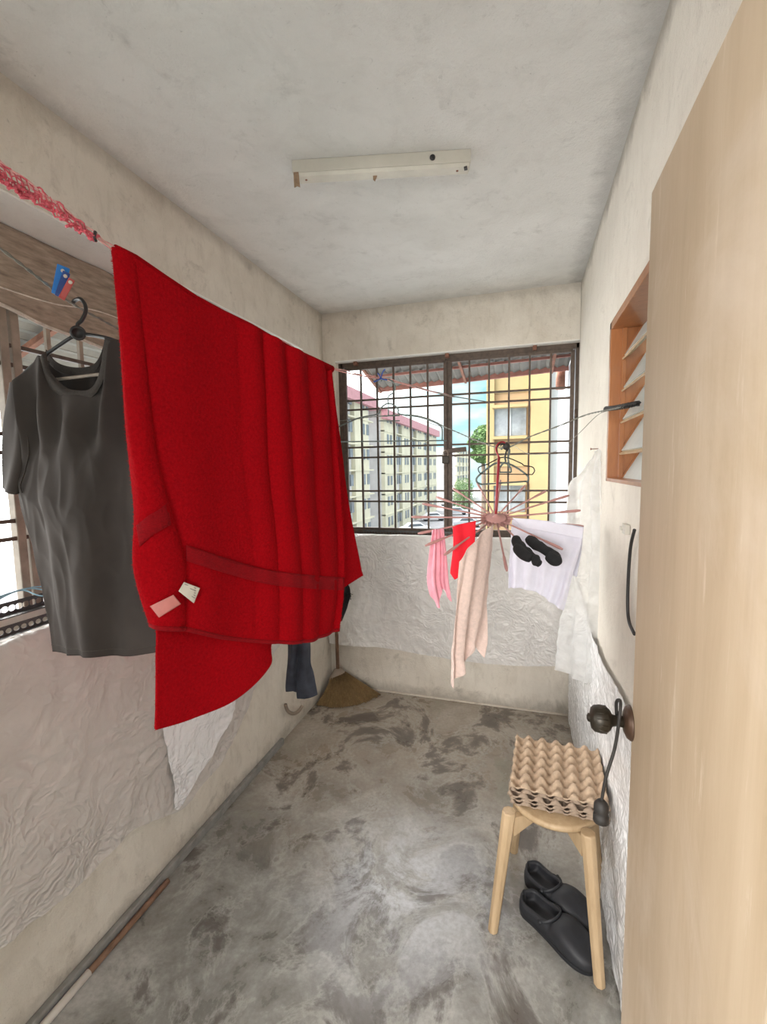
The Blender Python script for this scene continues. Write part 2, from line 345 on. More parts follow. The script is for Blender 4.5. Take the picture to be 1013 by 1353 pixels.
def sheet(name, ctrl, nu, nv, mat, parent=None, disp=None, thick=.0025, fuzz=0, keep=None):
    G = grid_pts(ctrl, nu, nv, disp); mb = MB(); vs = [q for r in G for q in r]; w = nu+1
    fs = [(j*w+i, (j+1)*w+i, (j+1)*w+i+1, j*w+i+1) for j in range(nv) for i in range(nu) if not keep or keep(i/nu, j/nv)]
    mb.add(vs, fs, True)
    o = mb.build(name, mat, parent)
    if thick:
        s_ = o.modifiers.new('solid', 'SOLIDIFY'); s_.thickness = thick; s_.offset = 0
    if fuzz:
        # pile: short loops standing off the cloth, part of the same surface
        rnd = random.Random(3); base = len(vs); nv_, nf_ = [], []
        me = o.data; org = wloc(o) if parent is not None else o.location
        for _ in range(fuzz):
            a_ = rnd.random()*nu; b_ = rnd.random()*nv
            if rnd.random() < .08: a_ = rnd.choice([rnd.random()*.6, nu-rnd.random()*.6])
            i, j = min(int(a_), nu-1), min(int(b_), nv-1)
            if keep and not keep(i/nu, j/nv): continue
            q00, q10, q01 = G[j][i], G[j][i+1], G[j+1][i]; fu, fv = a_-i, b_-j
            q = q00+(q10-q00)*fu+(q01-q00)*fv; nn = (q10-q00).cross(q01-q00)
            if nn.length < 1e-12: continue
            nn.normalize()
            if nn.dot(EYE-q) < 0: nn = -nn
            dr = (nn+Vector((rnd.gauss(0, .55), rnd.gauss(0, .55), rnd.gauss(-.25, .45)))).normalized()
            if rnd.random() < .3: dr = (Vector((rnd.gauss(0, 1), rnd.gauss(0, 1), rnd.gauss(0, 1)))).normalized()
            L = rnd.uniform(.004, .0095); sd = dr.cross(Vector((rnd.gauss(0, 1), rnd.gauss(0, 1), rnd.gauss(0, 1)))).normalized()*.00065
            k_ = len(nv_); nv_ += [q-sd, q+sd, q+dr*L]; nf_.append((k_, k_+1, k_+2))
        fo = MB(); fo.add(nv_, nf_); po = fo.build('pile', M['pile'], o if parent is None else parent)
    return o
def hook_pts(c, r, x, z, a0=-60, a1=210, n=18):
    return [Vector(c)+Vector(x)*r*math.cos(math.radians(a0+(a1-a0)*i/n))+Vector(z)*r*math.sin(math.radians(a0+(a1-a0)*i/n)) for i in range(n+1)]

# ------------------------------------------------------------------ room shell
XL, XR, YB, H = -1.3027, 0.3032, 2.9098, 2.585
WL = 1.51      # outer face of the left wall
ZL0, ZL1 = 1.10, 2.29     # long window sill and soffit
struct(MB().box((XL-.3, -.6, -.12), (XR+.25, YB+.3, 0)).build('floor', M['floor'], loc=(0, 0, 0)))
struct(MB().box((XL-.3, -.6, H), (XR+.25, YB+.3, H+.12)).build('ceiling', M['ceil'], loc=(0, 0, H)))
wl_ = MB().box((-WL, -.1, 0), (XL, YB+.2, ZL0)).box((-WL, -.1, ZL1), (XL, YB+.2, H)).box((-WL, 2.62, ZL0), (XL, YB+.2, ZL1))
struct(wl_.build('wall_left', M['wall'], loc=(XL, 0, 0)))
ZB0, ZB1 = 1.095, 2.272
XB0 = -1.215
wb = MB().box((XL, YB, 0), (XR+.15, YB+.15, ZB0)).box((XL, YB, ZB1), (XR+.15, YB+.15, H)).box((XL, YB, ZB0), (XB0, YB+.15, ZB1)).box((XR+.015, YB, ZB0), (XR+.15, YB+.15, ZB1))
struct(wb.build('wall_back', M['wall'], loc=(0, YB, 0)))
LY0, LY1, LZ0, LZ1 = 1.12, 1.885, 1.49, 2.062
wr = MB().box((XR, -.1, 0), (XR+.15, YB+.001, LZ0)).box((XR, -.1, LZ1), (XR+.15, YB+.001, H)).box((XR, -.1, LZ0), (XR+.15, LY0, LZ1)).box((XR, LY1, LZ0), (XR+.15, YB+.001, LZ1))
struct(wr.build('wall_right', M['rwall'], loc=(XR, 0, 0)))
wf = MB().box((XL, -.1, 0), (-.66, .02, H)).box((.27, -.1, 0), (XR, .02, H)).box((-.66, -.1, 2.12), (.27, .02, H))
struct(wf.build('wall_front', M['wall'], loc=(0, 0, 0)))
# painted soffit of the long window and lintel soffit: thin plaster skim
struct(MB().box((-WL, -.1, ZL1-.006), (XL-.001, 2.62, ZL1)).build('trim_1', M['reveal']))
struct(MB().box((XB0, YB+.001, ZB1-.006), (XR+.015, YB+.15, ZB1)).build('trim_2', M['reveal']))
# cement skirting strip along the left wall
c0 = on(355, 995, 2, 0)
sk = MB().box((XL+.001, .3, .0), (XL+.022, c0.y+.1, .035))
struct(sk.build('baseboard_left', M['greytrim'], bevel=.004))
# crumbling cement fillet strip that separates wall and floor at the back
struct(MB().box((XL, YB-.012, 0), (XR, YB, .012)).build('baseboard_back', M['parapet'], bevel=.004))

# ------------------------------------------------------------------ back window grille
GY = 2.985
g = thing('window_grille', 'dark brown steel burglar grille filling the window at the end of the room', 'window grille', ((XB0+XR)/2, GY, ZB0))
fr = MB(); X0, X1, XD = XB0+.012, XR+.005, -.467
for a_, b_ in (((X0, ZB0), (X0, ZB1)), ((X1, ZB0), (X1, ZB1)), ((X0, ZB0+.02), (X1, ZB0+.02)), ((X0, ZB1-.02), (X1, ZB1-.02))):
    fr.bar((a_[0], GY, a_[1]), (b_[0], GY, b_[1]), .034, .034)
fr.build('frame', M['grille'], g, .002)
def panel(x0, x1, nb, name):
    pb = MB(); zt, zb = ZB1-.045, ZB0+.04
    for x in (x0, x1): pb.bar((x, GY-.01, zb), (x, GY-.01, zt), .022, .022)
    for z in (zb, zt): pb.bar((x0, GY-.01, z), (x1, GY-.01, z), .022, .022)
    o = pb.build(name, M['grille'], g, .002)
    for i in range(1, nb):
        x = x0+(x1-x0)*i/nb; MB().bar((x, GY-.012, zb), (x, GY-.012, zt), .016, .011).build('upright_bar', M['grille'], o)
    for z in (2.014, 1.953, 1.697, 1.627, 1.398, 1.326):
        MB().bar((x0, GY-.004, z), (x1, GY-.004, z), .011, .012).build('cross_bar', M['grille'], o)
panel(X0+.032, XD-.016, 6, 'fixed_panel')
panel(XD+.016, X1-.035, 6, 'hinged_panel')
MB().bar((XD, GY, ZB0), (XD, GY, ZB1), .022, .03).build('mullion', M['grille'], g, .002)
for z in (1.85, 1.35): MB().lathe((X1-.012, GY-.022, z), (0, 0, 1), [(.009, -.03), (.009, .03)], 10).build('hinge', M['grille'], g)
for x in (X0+.12, XD, X1-.25): MB().box((x-.012, GY-.05, ZB1-.03), (x+.012, GY-.01, ZB1-.006)).build('clip', M['rust'], g, .003)
MB().bar((XD-.02, GY-.03, 1.655), (XD+.12, GY-.03, 1.665), .014, .030).build('latch_bolt', M['grille'], g, .003)
pl = thing('padlock', 'small dull brass padlock on the latch of the hinged grille panel', 'padlock', (XD-.01, GY-.045, 1.56))
MB().box((XD-.033, GY-.055, 1.575), (XD+.010, GY-.037, 1.625)).build('body', M['brass'], pl, .004)
MB().tube(spline([(XD-.026, GY-.046, 1.62), (XD-.026, GY-.046, 1.645), (XD-.011, GY-.046, 1.662), (XD+.004, GY-.046, 1.645), (XD+.004, GY-.046, 1.62)], 5), .003).build('shackle', M['post'], pl)

# slotted angle iron on the back sill
def slotted(name, a, b, label, hgt=.036, parent=None, holes=True, wid=.034):
    a, b = Vector(a), Vector(b); L = (b-a).length; d = (b-a).normalized(); up = Vector((0, 0, 1)); sd = d.cross(up).normalized()
    if sd.dot(EYE-a) < 0: sd = -sd
    mb = MB(); n_ = int(L/.020); st = L/n_; mb_t = .0025
    def q(s_, z, o_): return a+d*s_+up*z+sd*o_
    # vertical web facing the room with round holes: ring of faces around each hole
    for k_ in range(n_):
        s0 = k_*st; cx_ = s0+st/2; cz = hgt/2; r = hgt*.24; rim = []; inn = []
        for j in range(16):
            an = 2*math.pi*j/16; ca, sa = math.cos(an), math.sin(an); mxx = max(abs(ca), abs(sa))
            rim.append(q(cx_+ca/mxx*st/2, cz+sa/mxx*hgt/2, 0)); inn.append(q(cx_+ca*r*1.15, cz+sa*r, 0))
        vs = rim+inn+[v-sd*mb_t for v in rim]+[v-sd*mb_t for v in inn]
        fs = []
        for j in range(16):
            j2 = (j+1) % 16
            fs += [(j, j2, 16+j2, 16+j), (32+j, 48+j, 48+j2, 32+j2), (16+j, 16+j2, 48+j2, 48+j)]
        mb.add(vs, fs)
    # lower flange lying on the ledge
    mb.prism([q(0, 0, 0), q(L, 0, 0), q(L, .0025, 0), q(0, .0025, 0)], sd*wid)
    o = mb.build(name, M['steel'], parent)
    if label: tag(o, label, 'angle iron')
    return o
slotted('slotted_angle_bar', (-1.05, YB+.03, ZB0+.001), (-.17, YB+.03, ZB0+.001), 'dark slotted steel angle lying on the sill below the end window grille')
la = on(0, 846, 2, ZL0); lb = on(82, 808, 2, ZL0)
slotted('slotted_angle_bar', (-1.37, .62, ZL0+.001), (-1.37, 1.11, ZL0+.001), 'black slotted steel angle with round holes at the inner edge of the left ledge', .030)
slotted('slotted_angle_bar', (-1.47, .62, ZL0+.03), (-1.47, 1.45, ZL0+.03), 'black slotted steel angle standing behind the inner one by the left grille', .040, wid=.03)
MB().box((-1.48, .6, ZL0), (-1.44, 1.5, ZL0+.03)).build('batten', M['pvc'], bevel=.003)
tag(bpy.data.objects['batten'], 'pale batten under the rear slotted steel angle on the left ledge', 'batten')
tw = MB()
for k_ in range(3):
    tw.tube(spline([(-1.38+k_*.01, .72+k_*.03, ZL0+.062), (-1.42, .85, ZL0+.085+.006*k_), (-1.455, .97+.02*k_, ZL0+.1), (-1.40, 1.0+.04*k_, ZL0+.078), (-1.37, 1.12, ZL0+.052)], 8), .0022, 6)
tag(tw.build('twine', M['straw']), 'loose pale blue twine lying over the slotted angles on the left ledge', 'twine')

# ------------------------------------------------------------------ left window grille
GX = -1.49
g2 = thing('window_grille', 'beige steel grille of the long left window behind the grey shirt', 'window grille', (GX, 1.2, ZL0))
fr = MB().bar((GX, -.08, ZL0+.015), (GX, 2.6, ZL0+.015), .03, .03).bar((GX, -.08, ZL1-.02), (GX, 2.6, ZL1-.02), .03, .03).bar((GX, 2.6, ZL0), (GX, 2.6, ZL1), .03, .03).bar((GX, -.06, ZL0), (GX, -.06, ZL1), .03, .03)
fr.build('frame', M['post'], g2, .002)
pc = on(12, 420, 0, GX).y; pd = on(34, 780, 0, GX).y; py = (pc+pd)/2
for y in (py-.017, py+.017, py+1.05-.017, py+1.05+.017, py-.9):
    MB().bar((GX, y, ZL0), (GX, y, ZL1), .030, .026, up=(0, 1, 0)).build('post', M['post'], g2, .003)
p2 = on(63, 455, 0, GX).y; st = on(106, 465, 0, GX).y-p2
ys = [p2+st*i for i in range(-9, 12)]
for y in ys:
    if -.03 < y < 2.57 and abs(y-py) > .06: MB().bar((GX, y, ZL0), (GX, y, ZL1), .012, .014, up=(0, 1, 0)).build('upright_bar', M['post'], g2)
for px, pyy in ((20, 459), (20, 484), (0, 573), (0, 598), (0, 690), (0, 714)):
    z = on(px, pyy, 0, GX).z; MB().bar((GX+.004, -.06, z), (GX+.004, 2.6, z), .012, .012).build('cross_bar', M['grille'], g2)

# sackcloth hanging in the top of the left window
sc = [[(-1.462, y, 2.28) for y in (.2, .6, 1.0, 1.4, 1.8, 2.3)]]
bot = [(0.2, 2.10), (.6, 2.09), (1.0, 2.035), (1.4, 1.995), (1.8, 1.98), (2.3, 2.0)]
for f in (.35, .7, 1.0): sc.append([(-1.462+.012*math.sin(y*5+f*3), y, 2.28-(2.28-z)*f) for y, z in bot])
def sackd(u, v, q): return .012*v*math.sin(u*40+v*5)+.01*noise.noise(q*9)
tag(sheet('sackcloth', sc, 90, 20, M['sack'], disp=sackd, thick=.004), 'brown sackcloth sagging outside the top of the long left window', 'cloth')
hemp = [Vector(q) for q in grid_pts(sc, 60, 8, sackd)[8]]
tag(MB().tube(hemp, .006, 6).build('cord', M['whitecord']), 'thick pale cord along the sagging bottom edge of the brown sackcloth', 'cord')

# left awning outside
aw = thing('awning', 'rusty awning frame outside the long left window above the grille', 'awning', (-1.9, 1.2, 2.1))
shp = MB()
ridge = [( -1.56-.75*i/24, 2.33-.30*i/24+.010*(i % 2)) for i in range(25)]
for i in range(24):
    (xa, za), (xb, zb) = ridge[i], ridge[i+1]; shp.add([(xa, -.4, za), (xb, -.4, zb), (xb, 3.0, zb), (xa, 3.0, za)], [(0, 1, 2, 3)])
o = shp.build('roof_sheet', M['awning'], aw); s_ = o.modifiers.new('s', 'SOLIDIFY'); s_.thickness = .003
MB().bar((-2.31, -.4, 2.01), (-2.31, 3.0, 2.01), .03, .05).build('edge_rail', M['awnred'], aw)
for y in (.0, .75, 1.5, 2.25, 2.95): MB().bar((-1.55, y, 2.30), (-2.31, y, 2.0), .025, .025).build('bracket', M['rust'], aw)

# ------------------------------------------------------------------ back awning
ab = thing('awning', 'grey corrugated awning with faded red edge outside the end window', 'awning', (-.4, 3.4, 2.2))
shp = MB(); A1 = .32
y0a, y1a, z0a = YB+.16, YB+.16+.72, 2.40
pa, pb_ = on(500, 513, 1, y1a), on(727, 486, 1, y1a)
def z1f(x): return pa.z+(pb_.z-pa.z)*(x-pa.x)/(pb_.x-pa.x)
A0 = pa.x
N = 72
for i in range(N):
    xa, xb = A0+(A1-A0)*i/N, A0+(A1-A0)*(i+1)/N
    za, zb = .008*math.sin(i*math.pi/1.5), .008*math.sin((i+1)*math.pi/1.5)
    shp.add([(xa, y0a, z0a+za), (xb, y0a, z0a+zb), (xb, y1a, z1f(xb)+zb), (xa, y1a, z1f(xa)+za)], [(0, 1, 2, 3)], False)
o = shp.build('roof_sheet', M['awning'], ab); s_ = o.modifiers.new('s', 'SOLIDIFY'); s_.thickness = .003
MB().bar((A0-.02, y1a, z1f(A0)-.012), (A1, y1a, z1f(A1)-.012), .025, .045).build('edge_rail', M['awnred'], ab)
for yy in (.3, .62): MB().bar((A0, y0a+.72*yy, z0a+(z1f(A0)-z0a)*yy-.022), (A1, y0a+.72*yy, z0a+(z1f(A1)-z0a)*yy-.022), .018, .018).build('purlin', M['awnred'], ab)
for x in (A0+.02, -.45, .2): MB().bar((x, y0a, z0a-.04), (x, y1a, z1f(x)-.035), .018, .02).build('bracket', M['rust'], ab)
# wing wall outside at the right of the end window
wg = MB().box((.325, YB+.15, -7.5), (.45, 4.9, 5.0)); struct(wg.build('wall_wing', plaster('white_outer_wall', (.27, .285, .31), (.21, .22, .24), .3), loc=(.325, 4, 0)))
dp = MB().tube([(.27, 3.86, 2.14), (.27, 3.86, 2.34)], .035, 12); tag(dp.build('pipe_stub', M['rust']), 'short rusty pipe stub at the top right corner outside the end window', 'pipe')

# ------------------------------------------------------------------ plastic film on the walls
def crumple(a1, a2, s1=5, s2=16, sh=0):
    def f(u, v, q):
        qq = q+Vector((sh, sh*2, 0)); w = noise.noise_vector(qq*3)*.12
        r1 = abs(noise.noise((qq+w)*s1)); r2 = abs(noise.noise((qq+w)*s2)); r3 = abs(noise.noise((qq+w)*s2*2.3))
        return a1*(1-2*r1)+a2*(1-2.4*r2)+a2*.4*(1-2*r3)
    return f
xw = XL+.016
bl = [(.25, .36), (.5, .345), (.74, .33), (.95, .305), (1.15, .314), (1.364, .225), (1.50, .235), (1.63, .26), (1.82, .38), (2.0, .52), (2.2, .60)]
film = [[(-1.345, y, ZL0+.004) for y, z in bl], [(XL-.01, y, ZL0+.008) for y, z in bl], [(xw, y, ZL0-.02) for y, z in bl]]
for f in (.25, .5, .75, 1): film.append([(xw+.004, y, ZL0-.02-(ZL0-.02-z)*f) for y, z in bl])
crf = crumple(.008, .0055, 4, 14)
tag(sheet('plastic_sheet', film, 260, 150, M['film'], disp=lambda u, v, q: crf(u, v, q)*min(1, v*3), thick=0), 'creased translucent plastic sheet covering the left wall below the long window', 'plastic sheet')
torn = [[on(x, y, 0, XL+.034) for x, y in r] for r in
        [[(214, 940), (235, 932), (262, 930), (288, 925), (312, 918)], [(214, 965), (236, 965), (260, 962), (284, 955), (305, 950)],
         [(219, 985), (236, 988), (256, 990), (275, 986), (290, 975)], [(223, 1010), (236, 1012), (250, 1012), (265, 1006), (278, 1000)],
         [(229, 1040), (237, 1040), (245, 1038), (254, 1030), (262, 1024)], [(229, 1068), (233, 1070), (237, 1066), (241, 1060), (246, 1052)]]]
tag(sheet('plastic_sheet', torn, 90, 90, M['filmwhite'], disp=crumple(.004, .003, 7, 24, 3), thick=0), 'small torn glossy white plastic sheet on the left wall just below the red towel', 'plastic sheet')
xs_ = [-1.285, -1.1, -.9, -.6, -.3, 0, .27]
zb_ = [.335, .335, .325, .305, .29, .30, .33]
bf = [[(x, YB+.05, ZB0+.004) for x in xs_], [(x, YB-.004, ZB0+.008) for x in xs_], [(x, YB-.014-(.05 if x < -1.05 else 0), ZB0-.03) for x in xs_]]
for f in (.33, .66, 1): bf.append([(x, YB-.018-(.05 if x < -1.05 else 0), ZB0-.03-(ZB0-.03-z)*f) for x, z in zip(xs_, zb_)])
crb = crumple(.007, .004, 4, 13, 5)
tag(sheet('plastic_sheet', bf, 200, 110, M['filmback'], disp=lambda u, v, q: crb(u, v, q)*min(1, v*3), thick=0), 'creased translucent plastic sheet covering the end wall below the window', 'plastic sheet')
ysr = [1.0, 1.4, 1.8, 2.1, 2.4, 2.88]; ztr = [.86, .875, .84, .86, .9, .93]
rf = [[(XR-.014, y, z-(z-.012)*f) for y, z in zip(ysr, ztr)] for f in (0, .33, .66, 1)]
tag(sheet('plastic_sheet', rf, 160, 90, M['filmwhite'], disp=crumple(.005, .004, 5, 15, 9), thick=0), 'white plastic sheet on the low part of the right wall behind the stool', 'plastic sheet')
# sheet hanging from a nail by the louvre window
hf = [[(786, 597, 1.86), (788, 594, 1.85), (791, 593, 1.84), (794, 597, 1.83)], [(766, 626, 2.05), (778, 622, 1.98), (788, 620, 1.9), (795, 620, 1.84)],
      [(751, 646, 2.15), (768, 650, 2.03), (783, 652, 1.93), (796, 655, 1.83)], [(749, 700, 2.2), (766, 705, 2.05), (783, 705, 1.93), (796, 705, 1.83)],
      [(746, 790, 2.2), (764, 795, 2.06), (781, 795, 1.94), (796, 790, 1.83)], [(740, 840, 2.22), (760, 850, 2.07), (780, 852, 1.95), (794, 850, 1.84)],
      [(735, 884, 2.22), (756, 894, 2.08), (776, 904, 1.95), (790, 897, 1.85)]]
hfw = [[at(*c) for c in r] for r in hf]
def hfd(u, v, q): return .014*math.sin(u*19+2*noise.noise(q*3))*min(1, v*4)+.006*(1-2*abs(noise.noise(q*18)))
tag(sheet('plastic_sheet', hfw, 70, 130, M['filmhang'], disp=hfd, thick=0), 'sheer white plastic sheet hanging from a nail in the right wall beyond the louvre window', 'plastic sheet')
nl = on(790, 593, 0, XR-.001); tag(MB().lathe(nl+Vector((-.03, 0, 0)), (1, 0, 0), [(.005, 0), (.005, .003), (.002, .004), (.002, .032)], 8).build('nail', M['rust']), 'nail in the right wall holding up the sheer white plastic sheet', 'nail')

# ------------------------------------------------------------------ louvre window
lw = thing('louvre_window', 'varnished timber louvre window with frosted blades in the right wall', 'window', (XR+.06, (LY0+LY1)/2, LZ0))
fm = MB(); x0, x1, t_ = XR-.006, XR+.14, .028
fm.box((x0, LY1-t_, LZ0), (x1, LY1, LZ1)).box((x0, LY0, LZ0), (x1, LY0+t_, LZ1)).box((x0, LY0, LZ1-t_), (x1, LY1, LZ1)).box((x0, LY0, LZ0), (x1, LY1, LZ0+.012))
fm.build('frame', M['jamb'], lw, .002)
MB().box((XR+.03, LY1-t_-.012, LZ0+.01), (XR+.045, LY1-t_, LZ1-t_)).build('jamb_bead', M['jamb'], lw, .002)
for i in range(5):
    zc = LZ0+.060+i*.112; cx_ = XR+.075
    rot = Matrix.Rotation(math.radians(-38), 3, 'Y')
    MB().box((cx_-.003, LY0+t_, zc-.072), (cx_+.003, LY1-t_-.014, zc+.072), Matrix.Rotation(math.radians(30), 3, 'Y')).build('glass_blade', M['glass'], lw)
    for yy in (LY0+t_+.004, LY1-t_-.010): MB().box((cx_-.007, yy-.006, zc-.055), (cx_+.007, yy+.006, zc+.055), Matrix.Rotation(math.radians(30), 3, 'Y')).build('blade_clip', M['jamb'], lw, .001)
    if i: MB().box((XR+.028, LY0+t_, zc-.068), (XR+.060, LY1-t_-.014, zc-.062), Matrix.Rotation(math.radians(-35), 3, 'Y')).build('slat', M['stoolwood'], lw)

# ------------------------------------------------------------------ the open door
DX, DY = .212, .962
dr = struct(MB().box((DX, .19, .008), (DX+.038, DY, 2.03)).build('door_1', M['door'], bevel=.003))
kc = on(833, 955, 0, DX)
MB().lathe(kc+Vector((-.012, 0, 0)), (1, 0, 0), [(.012, -.002), (.022, 0), (.030, .004), (.034, .010), (.034, .012)], 28).build('rose', M['bronze'], dr)
kb = MB().lathe(kc+Vector((-.075, 0, 0)), (1, 0, 0), [(.004, -.006), (.008, -.004), (.009, .0), (.020, .002), (.0255, .008), (.027, .018), (.026, .030), (.020, .037), (.012, .041), (.010, .05), (.012, .066)], 28)
for j in range(14):
    a_ = 2*math.pi*j/14; d_ = Vector((0, math.cos(a_), math.sin(a_))); kb.tube([kc+Vector((-.066, 0, 0))+d_*.0245, kc+Vector((-.057, 0, 0))+d_*.0268, kc+Vector((-.045, 0, 0))+d_*.0262], .0011, 6)
kb.build('door_knob', M['brass'], dr)
# strap looped over the knob
sp_ = [kc+Vector(v) for v in [(-.022, .012, -.01), (-.024, .016, .03), (-.020, .0, .042), (-.024, -.018, .02), (-.03, -.014, -.05)]]
s1 = spline(sp_+[kc+Vector((-.045, -.02, -.11)), kc+Vector((-.052, -.02, -.165))], 8)
stp = thing('strap', 'black cord looped over the door knob with a plug at its lower end', 'strap', kc+Vector((-.05, -.02, -.2)))
MB().tube(s1, .0033, 8).build('cord', M['strap'], stp)
pe = s1[-1]
MB().lathe(pe+Vector((0, 0, .004)), (0, 0, -1), [(.006, 0), (.010, .004), (.014, .010), (.0145, .022), (.012, .030), (.015, .033), (.015, .046), (.009, .050)], 14).build('plug', M['strap'], stp)
# cord and latch beyond the door edge on the right wall
lt = on(831, 700, 0, XR-.001)
ltt = tag(MB().box(lt+Vector((-.014, -.012, -.014)), lt+Vector((0, .03, .016))).box(lt+Vector((-.02, .018, -.004)), lt+Vector((-.01, .034, .006))).build('latch', M['fixdark'], bevel=.002), 'small grey metal latch plate on the right wall just past the door edge', 'latch')
cdp = [on(x, y, 0, XR-.012) for x, y in [(838, 700), (833, 722), (830, 760), (829, 800), (831, 822), (838, 838)]]
tag(MB().tube(spline(cdp, 6), .0045, 8).build('cable', M['black']), 'black cable bowing out past the door edge below the small latch', 'cable')

# ------------------------------------------------------------------ ceiling light batten
FA = on(385, 211, 2, H); FB = on(622, 196, 2, H); fd = (FB-FA); fd.z = 0; L_ = fd.length; fd.normalize(); fn = Vector((-fd.y, fd.x, 0))
fx = thing('fluorescent_light_fitting', 'old white batten light fitting without its tube on the ceiling', 'light fitting', (FA+FB)/2)
def fprof(prof, a, b, name, mat, bev=.0015):
    poly = [FA+fd*a+fn*q+Vector((0, 0, z)) for q, z in prof]; return MB().prism(poly, fd*(b-a)).build(name, mat, fx, bev)
fprof([(0, -.0005), (.062, -.0005), (.058, -.038), (.004, -.038)], 0, L_, 'housing', M['fixdark'])
fprof([(.006, -.038), (.056, -.038), (.050, -.048), (.012, -.048)], .004, L_-.004, 'cover', M['fixture'])
MB().lathe(FA+fd*(L_*.79)+fn*.001+Vector((0, 0, -.021)), -fn, [(.009, 0), (.009, .004)], 16).build('knockout', M['black'], fx)
for s_ in (.07, .93): MB().lathe(FA+fd*(L_*s_)+fn*.03+Vector((0, 0, -.0475)), (0, 0, -1), [(.004, 0), (.004, .002)], 10).build('screw', M['rust'], fx)
MB().box(FA+fd*(L_-.022)+fn*.012+Vector((0, 0, -.052)), FA+fd*(L_-.008)+fn*.024+Vector((0, 0, -.046))).build('socket', M['black'], fx, .001)
tp = [FA+fd*.004+fn*.004+Vector((0, 0, -.036)), FA+fd*.003+fn*.001+Vector((0, 0, -.060)), FA+fd*.005+fn*.004+Vector((0, 0, -.085))]
MB().prism([tp[0], tp[0]+fd*.017, tp[2]+fd*.02, tp[2]+fd*.010+Vector((0, 0, .004)), tp[2]], fn*.003).build('tape', M['rusttape'], fx)
tq = FA+fd*(L_*.455)+fn*.03+Vector((0, 0, -.048)); MB().prism([tq, tq+fd*.014, tq+fd*.006+Vector((0, 0, -.018)), tq+fd*.0+Vector((0, 0, -.012))], fn*.002).build('tape', M['rusttape'], fx)

# ------------------------------------------------------------------ stool
SC = Vector((.115, 1.545, 0))
stool = thing('stool', 'pale wooden stool with four splayed legs and a round seat by the right wall', 'stool', SC)
MB().lathe(SC+Vector((0, .025, .402)), (0, 0, 1), [(.130, 0), (.146, .004), (.150, .012), (.146, .021), (.140, .024)], 48).build('seat', M['stoolwood'], stool)
legs = [((-.078, 1.428), (-.030, 1.452)), ((.238, 1.352), (.205, 1.425)), ((-.018, 1.775), (.008, 1.665)), ((.285, 1.665), (.235, 1.635))]
for (bx_, by_), (tx_, ty_) in legs:
    b_ = Vector((bx_, by_, .0)); t_ = Vector((tx_, ty_, .424)); dv = (t_-b_).normalized(); r0 = .019
    mb = MB(); n_ = 8; vs = []
    out = Vector((tx_-SC.x, ty_-SC.y, 0)).normalized(); sid = out.cross(Vector((0, 0, 1)))
    for pnt, r in ((b_, .0155), (b_+dv*.004, .017), (b_+dv*.3, .0205), (t_-dv*.004, .0225), (t_, .021)):
        for j in range(8):
            a_ = 2*math.pi*(j+.5)/8; k_ = (abs(math.cos(a_))**1.6+abs(math.sin(a_))**1.6)**(-1/1.6)*1.08
            q = pnt+(out*math.cos(a_)+sid*math.sin(a_))*r*k_; vs.append(q)
    fs = [(i*8+j, i*8+(j+1) % 8, (i+1)*8+(j+1) % 8, (i+1)*8+j) for i in range(4) for j in range(8)]+[tuple(range(7, -1, -1)), tuple(range(32, 40))]
    mb.add(vs, fs); lo = mb.build('leg', M['stoolwood'], stool, .002)
    # shaped bracket running from the leg head in under the seat
    c_ = Vector((SC.x, SC.y, 0)); p0 = Vector((tx_, ty_, 0))+(c_-Vector((tx_, ty_, 0))).normalized()*.012
    p1 = Vector((tx_, ty_, 0))+(c_-Vector((tx_, ty_, 0))).normalized()*.105
    MB().prism([p0+Vector((0, 0, .402))-sid*.011, p1+Vector((0, 0, .402))-sid*.011, p1+Vector((0, 0, .378))-sid*.011, p0+Vector((0, 0, .335))-sid*.011], sid*.022).build('bracket', M['stoolwood'], stool, .002)

# egg trays
def tray(name, mat, seed, deep=.042):
    nx, ny, px_, k_ = 6, 6, .0487, 9; rnd = random.Random(seed)
    W_, D_ = .292, .292; nu, nv = nx*k_+2, ny*k_+2; vs = []
    for j in range(nv+1):
        for i in range(nu+1):
            u, v = i/nu, j/nv; x = (u-.5)*W_; y = (v-.5)*D_
            a = math.cos(2*math.pi*nx*u); b = math.cos(2*math.pi*ny*v); f = (a+b)/2
            g_ = (1+a)*(1+b)/4; f = .5+.5*f; z = deep*(.60*f+.40*g_**1.1)
            if i in (0, nu) or j in (0, nv): z = deep*(.50+.02*(a if j in (0, nv) else b)); 
            vs.append((x+noise.noise(Vector((x*30, y*30, seed)))*.002, y+noise.noise(Vector((x*30, y*30, seed+5)))*.002, z+.004*noise.noise(Vector((x*14, y*14, seed)))))
    w = nu+1; fs = [(j*w+i, j*w+i+1, (j+1)*w+i+1, (j+1)*w+i) for j in range(nv) for i in range(nu)]
    mb = MB().add(vs, fs, True); o = mb.build(name, mat, loc=(0, 0, 0)); s_ = o.modifiers.new('s', 'SOLIDIFY'); s_.thickness = .0028; s_.offset = 1; return o
TC = Vector((.131, 1.62, .4385)); TA = math.atan2(1.473-1.489, .272+.042)+.0
t0 = tray('egg_tray', M['pulpdark'], 2); names = ['grey brown egg tray lying directly on the round stool seat, bottom of the stack', 'egg tray in the middle of the stack on the stool', 'egg tray second from the bottom of the stack on the stool', 'egg tray second from the top of the stack on the stool', 'clean beige egg tray with its cones showing, topmost on the stool']
cen = (on(668, 1052, 2, .47)+on(805, 1082, 2, .47)+on(680, 968, 2, .5)+on(795, 990, 2, .5))/4
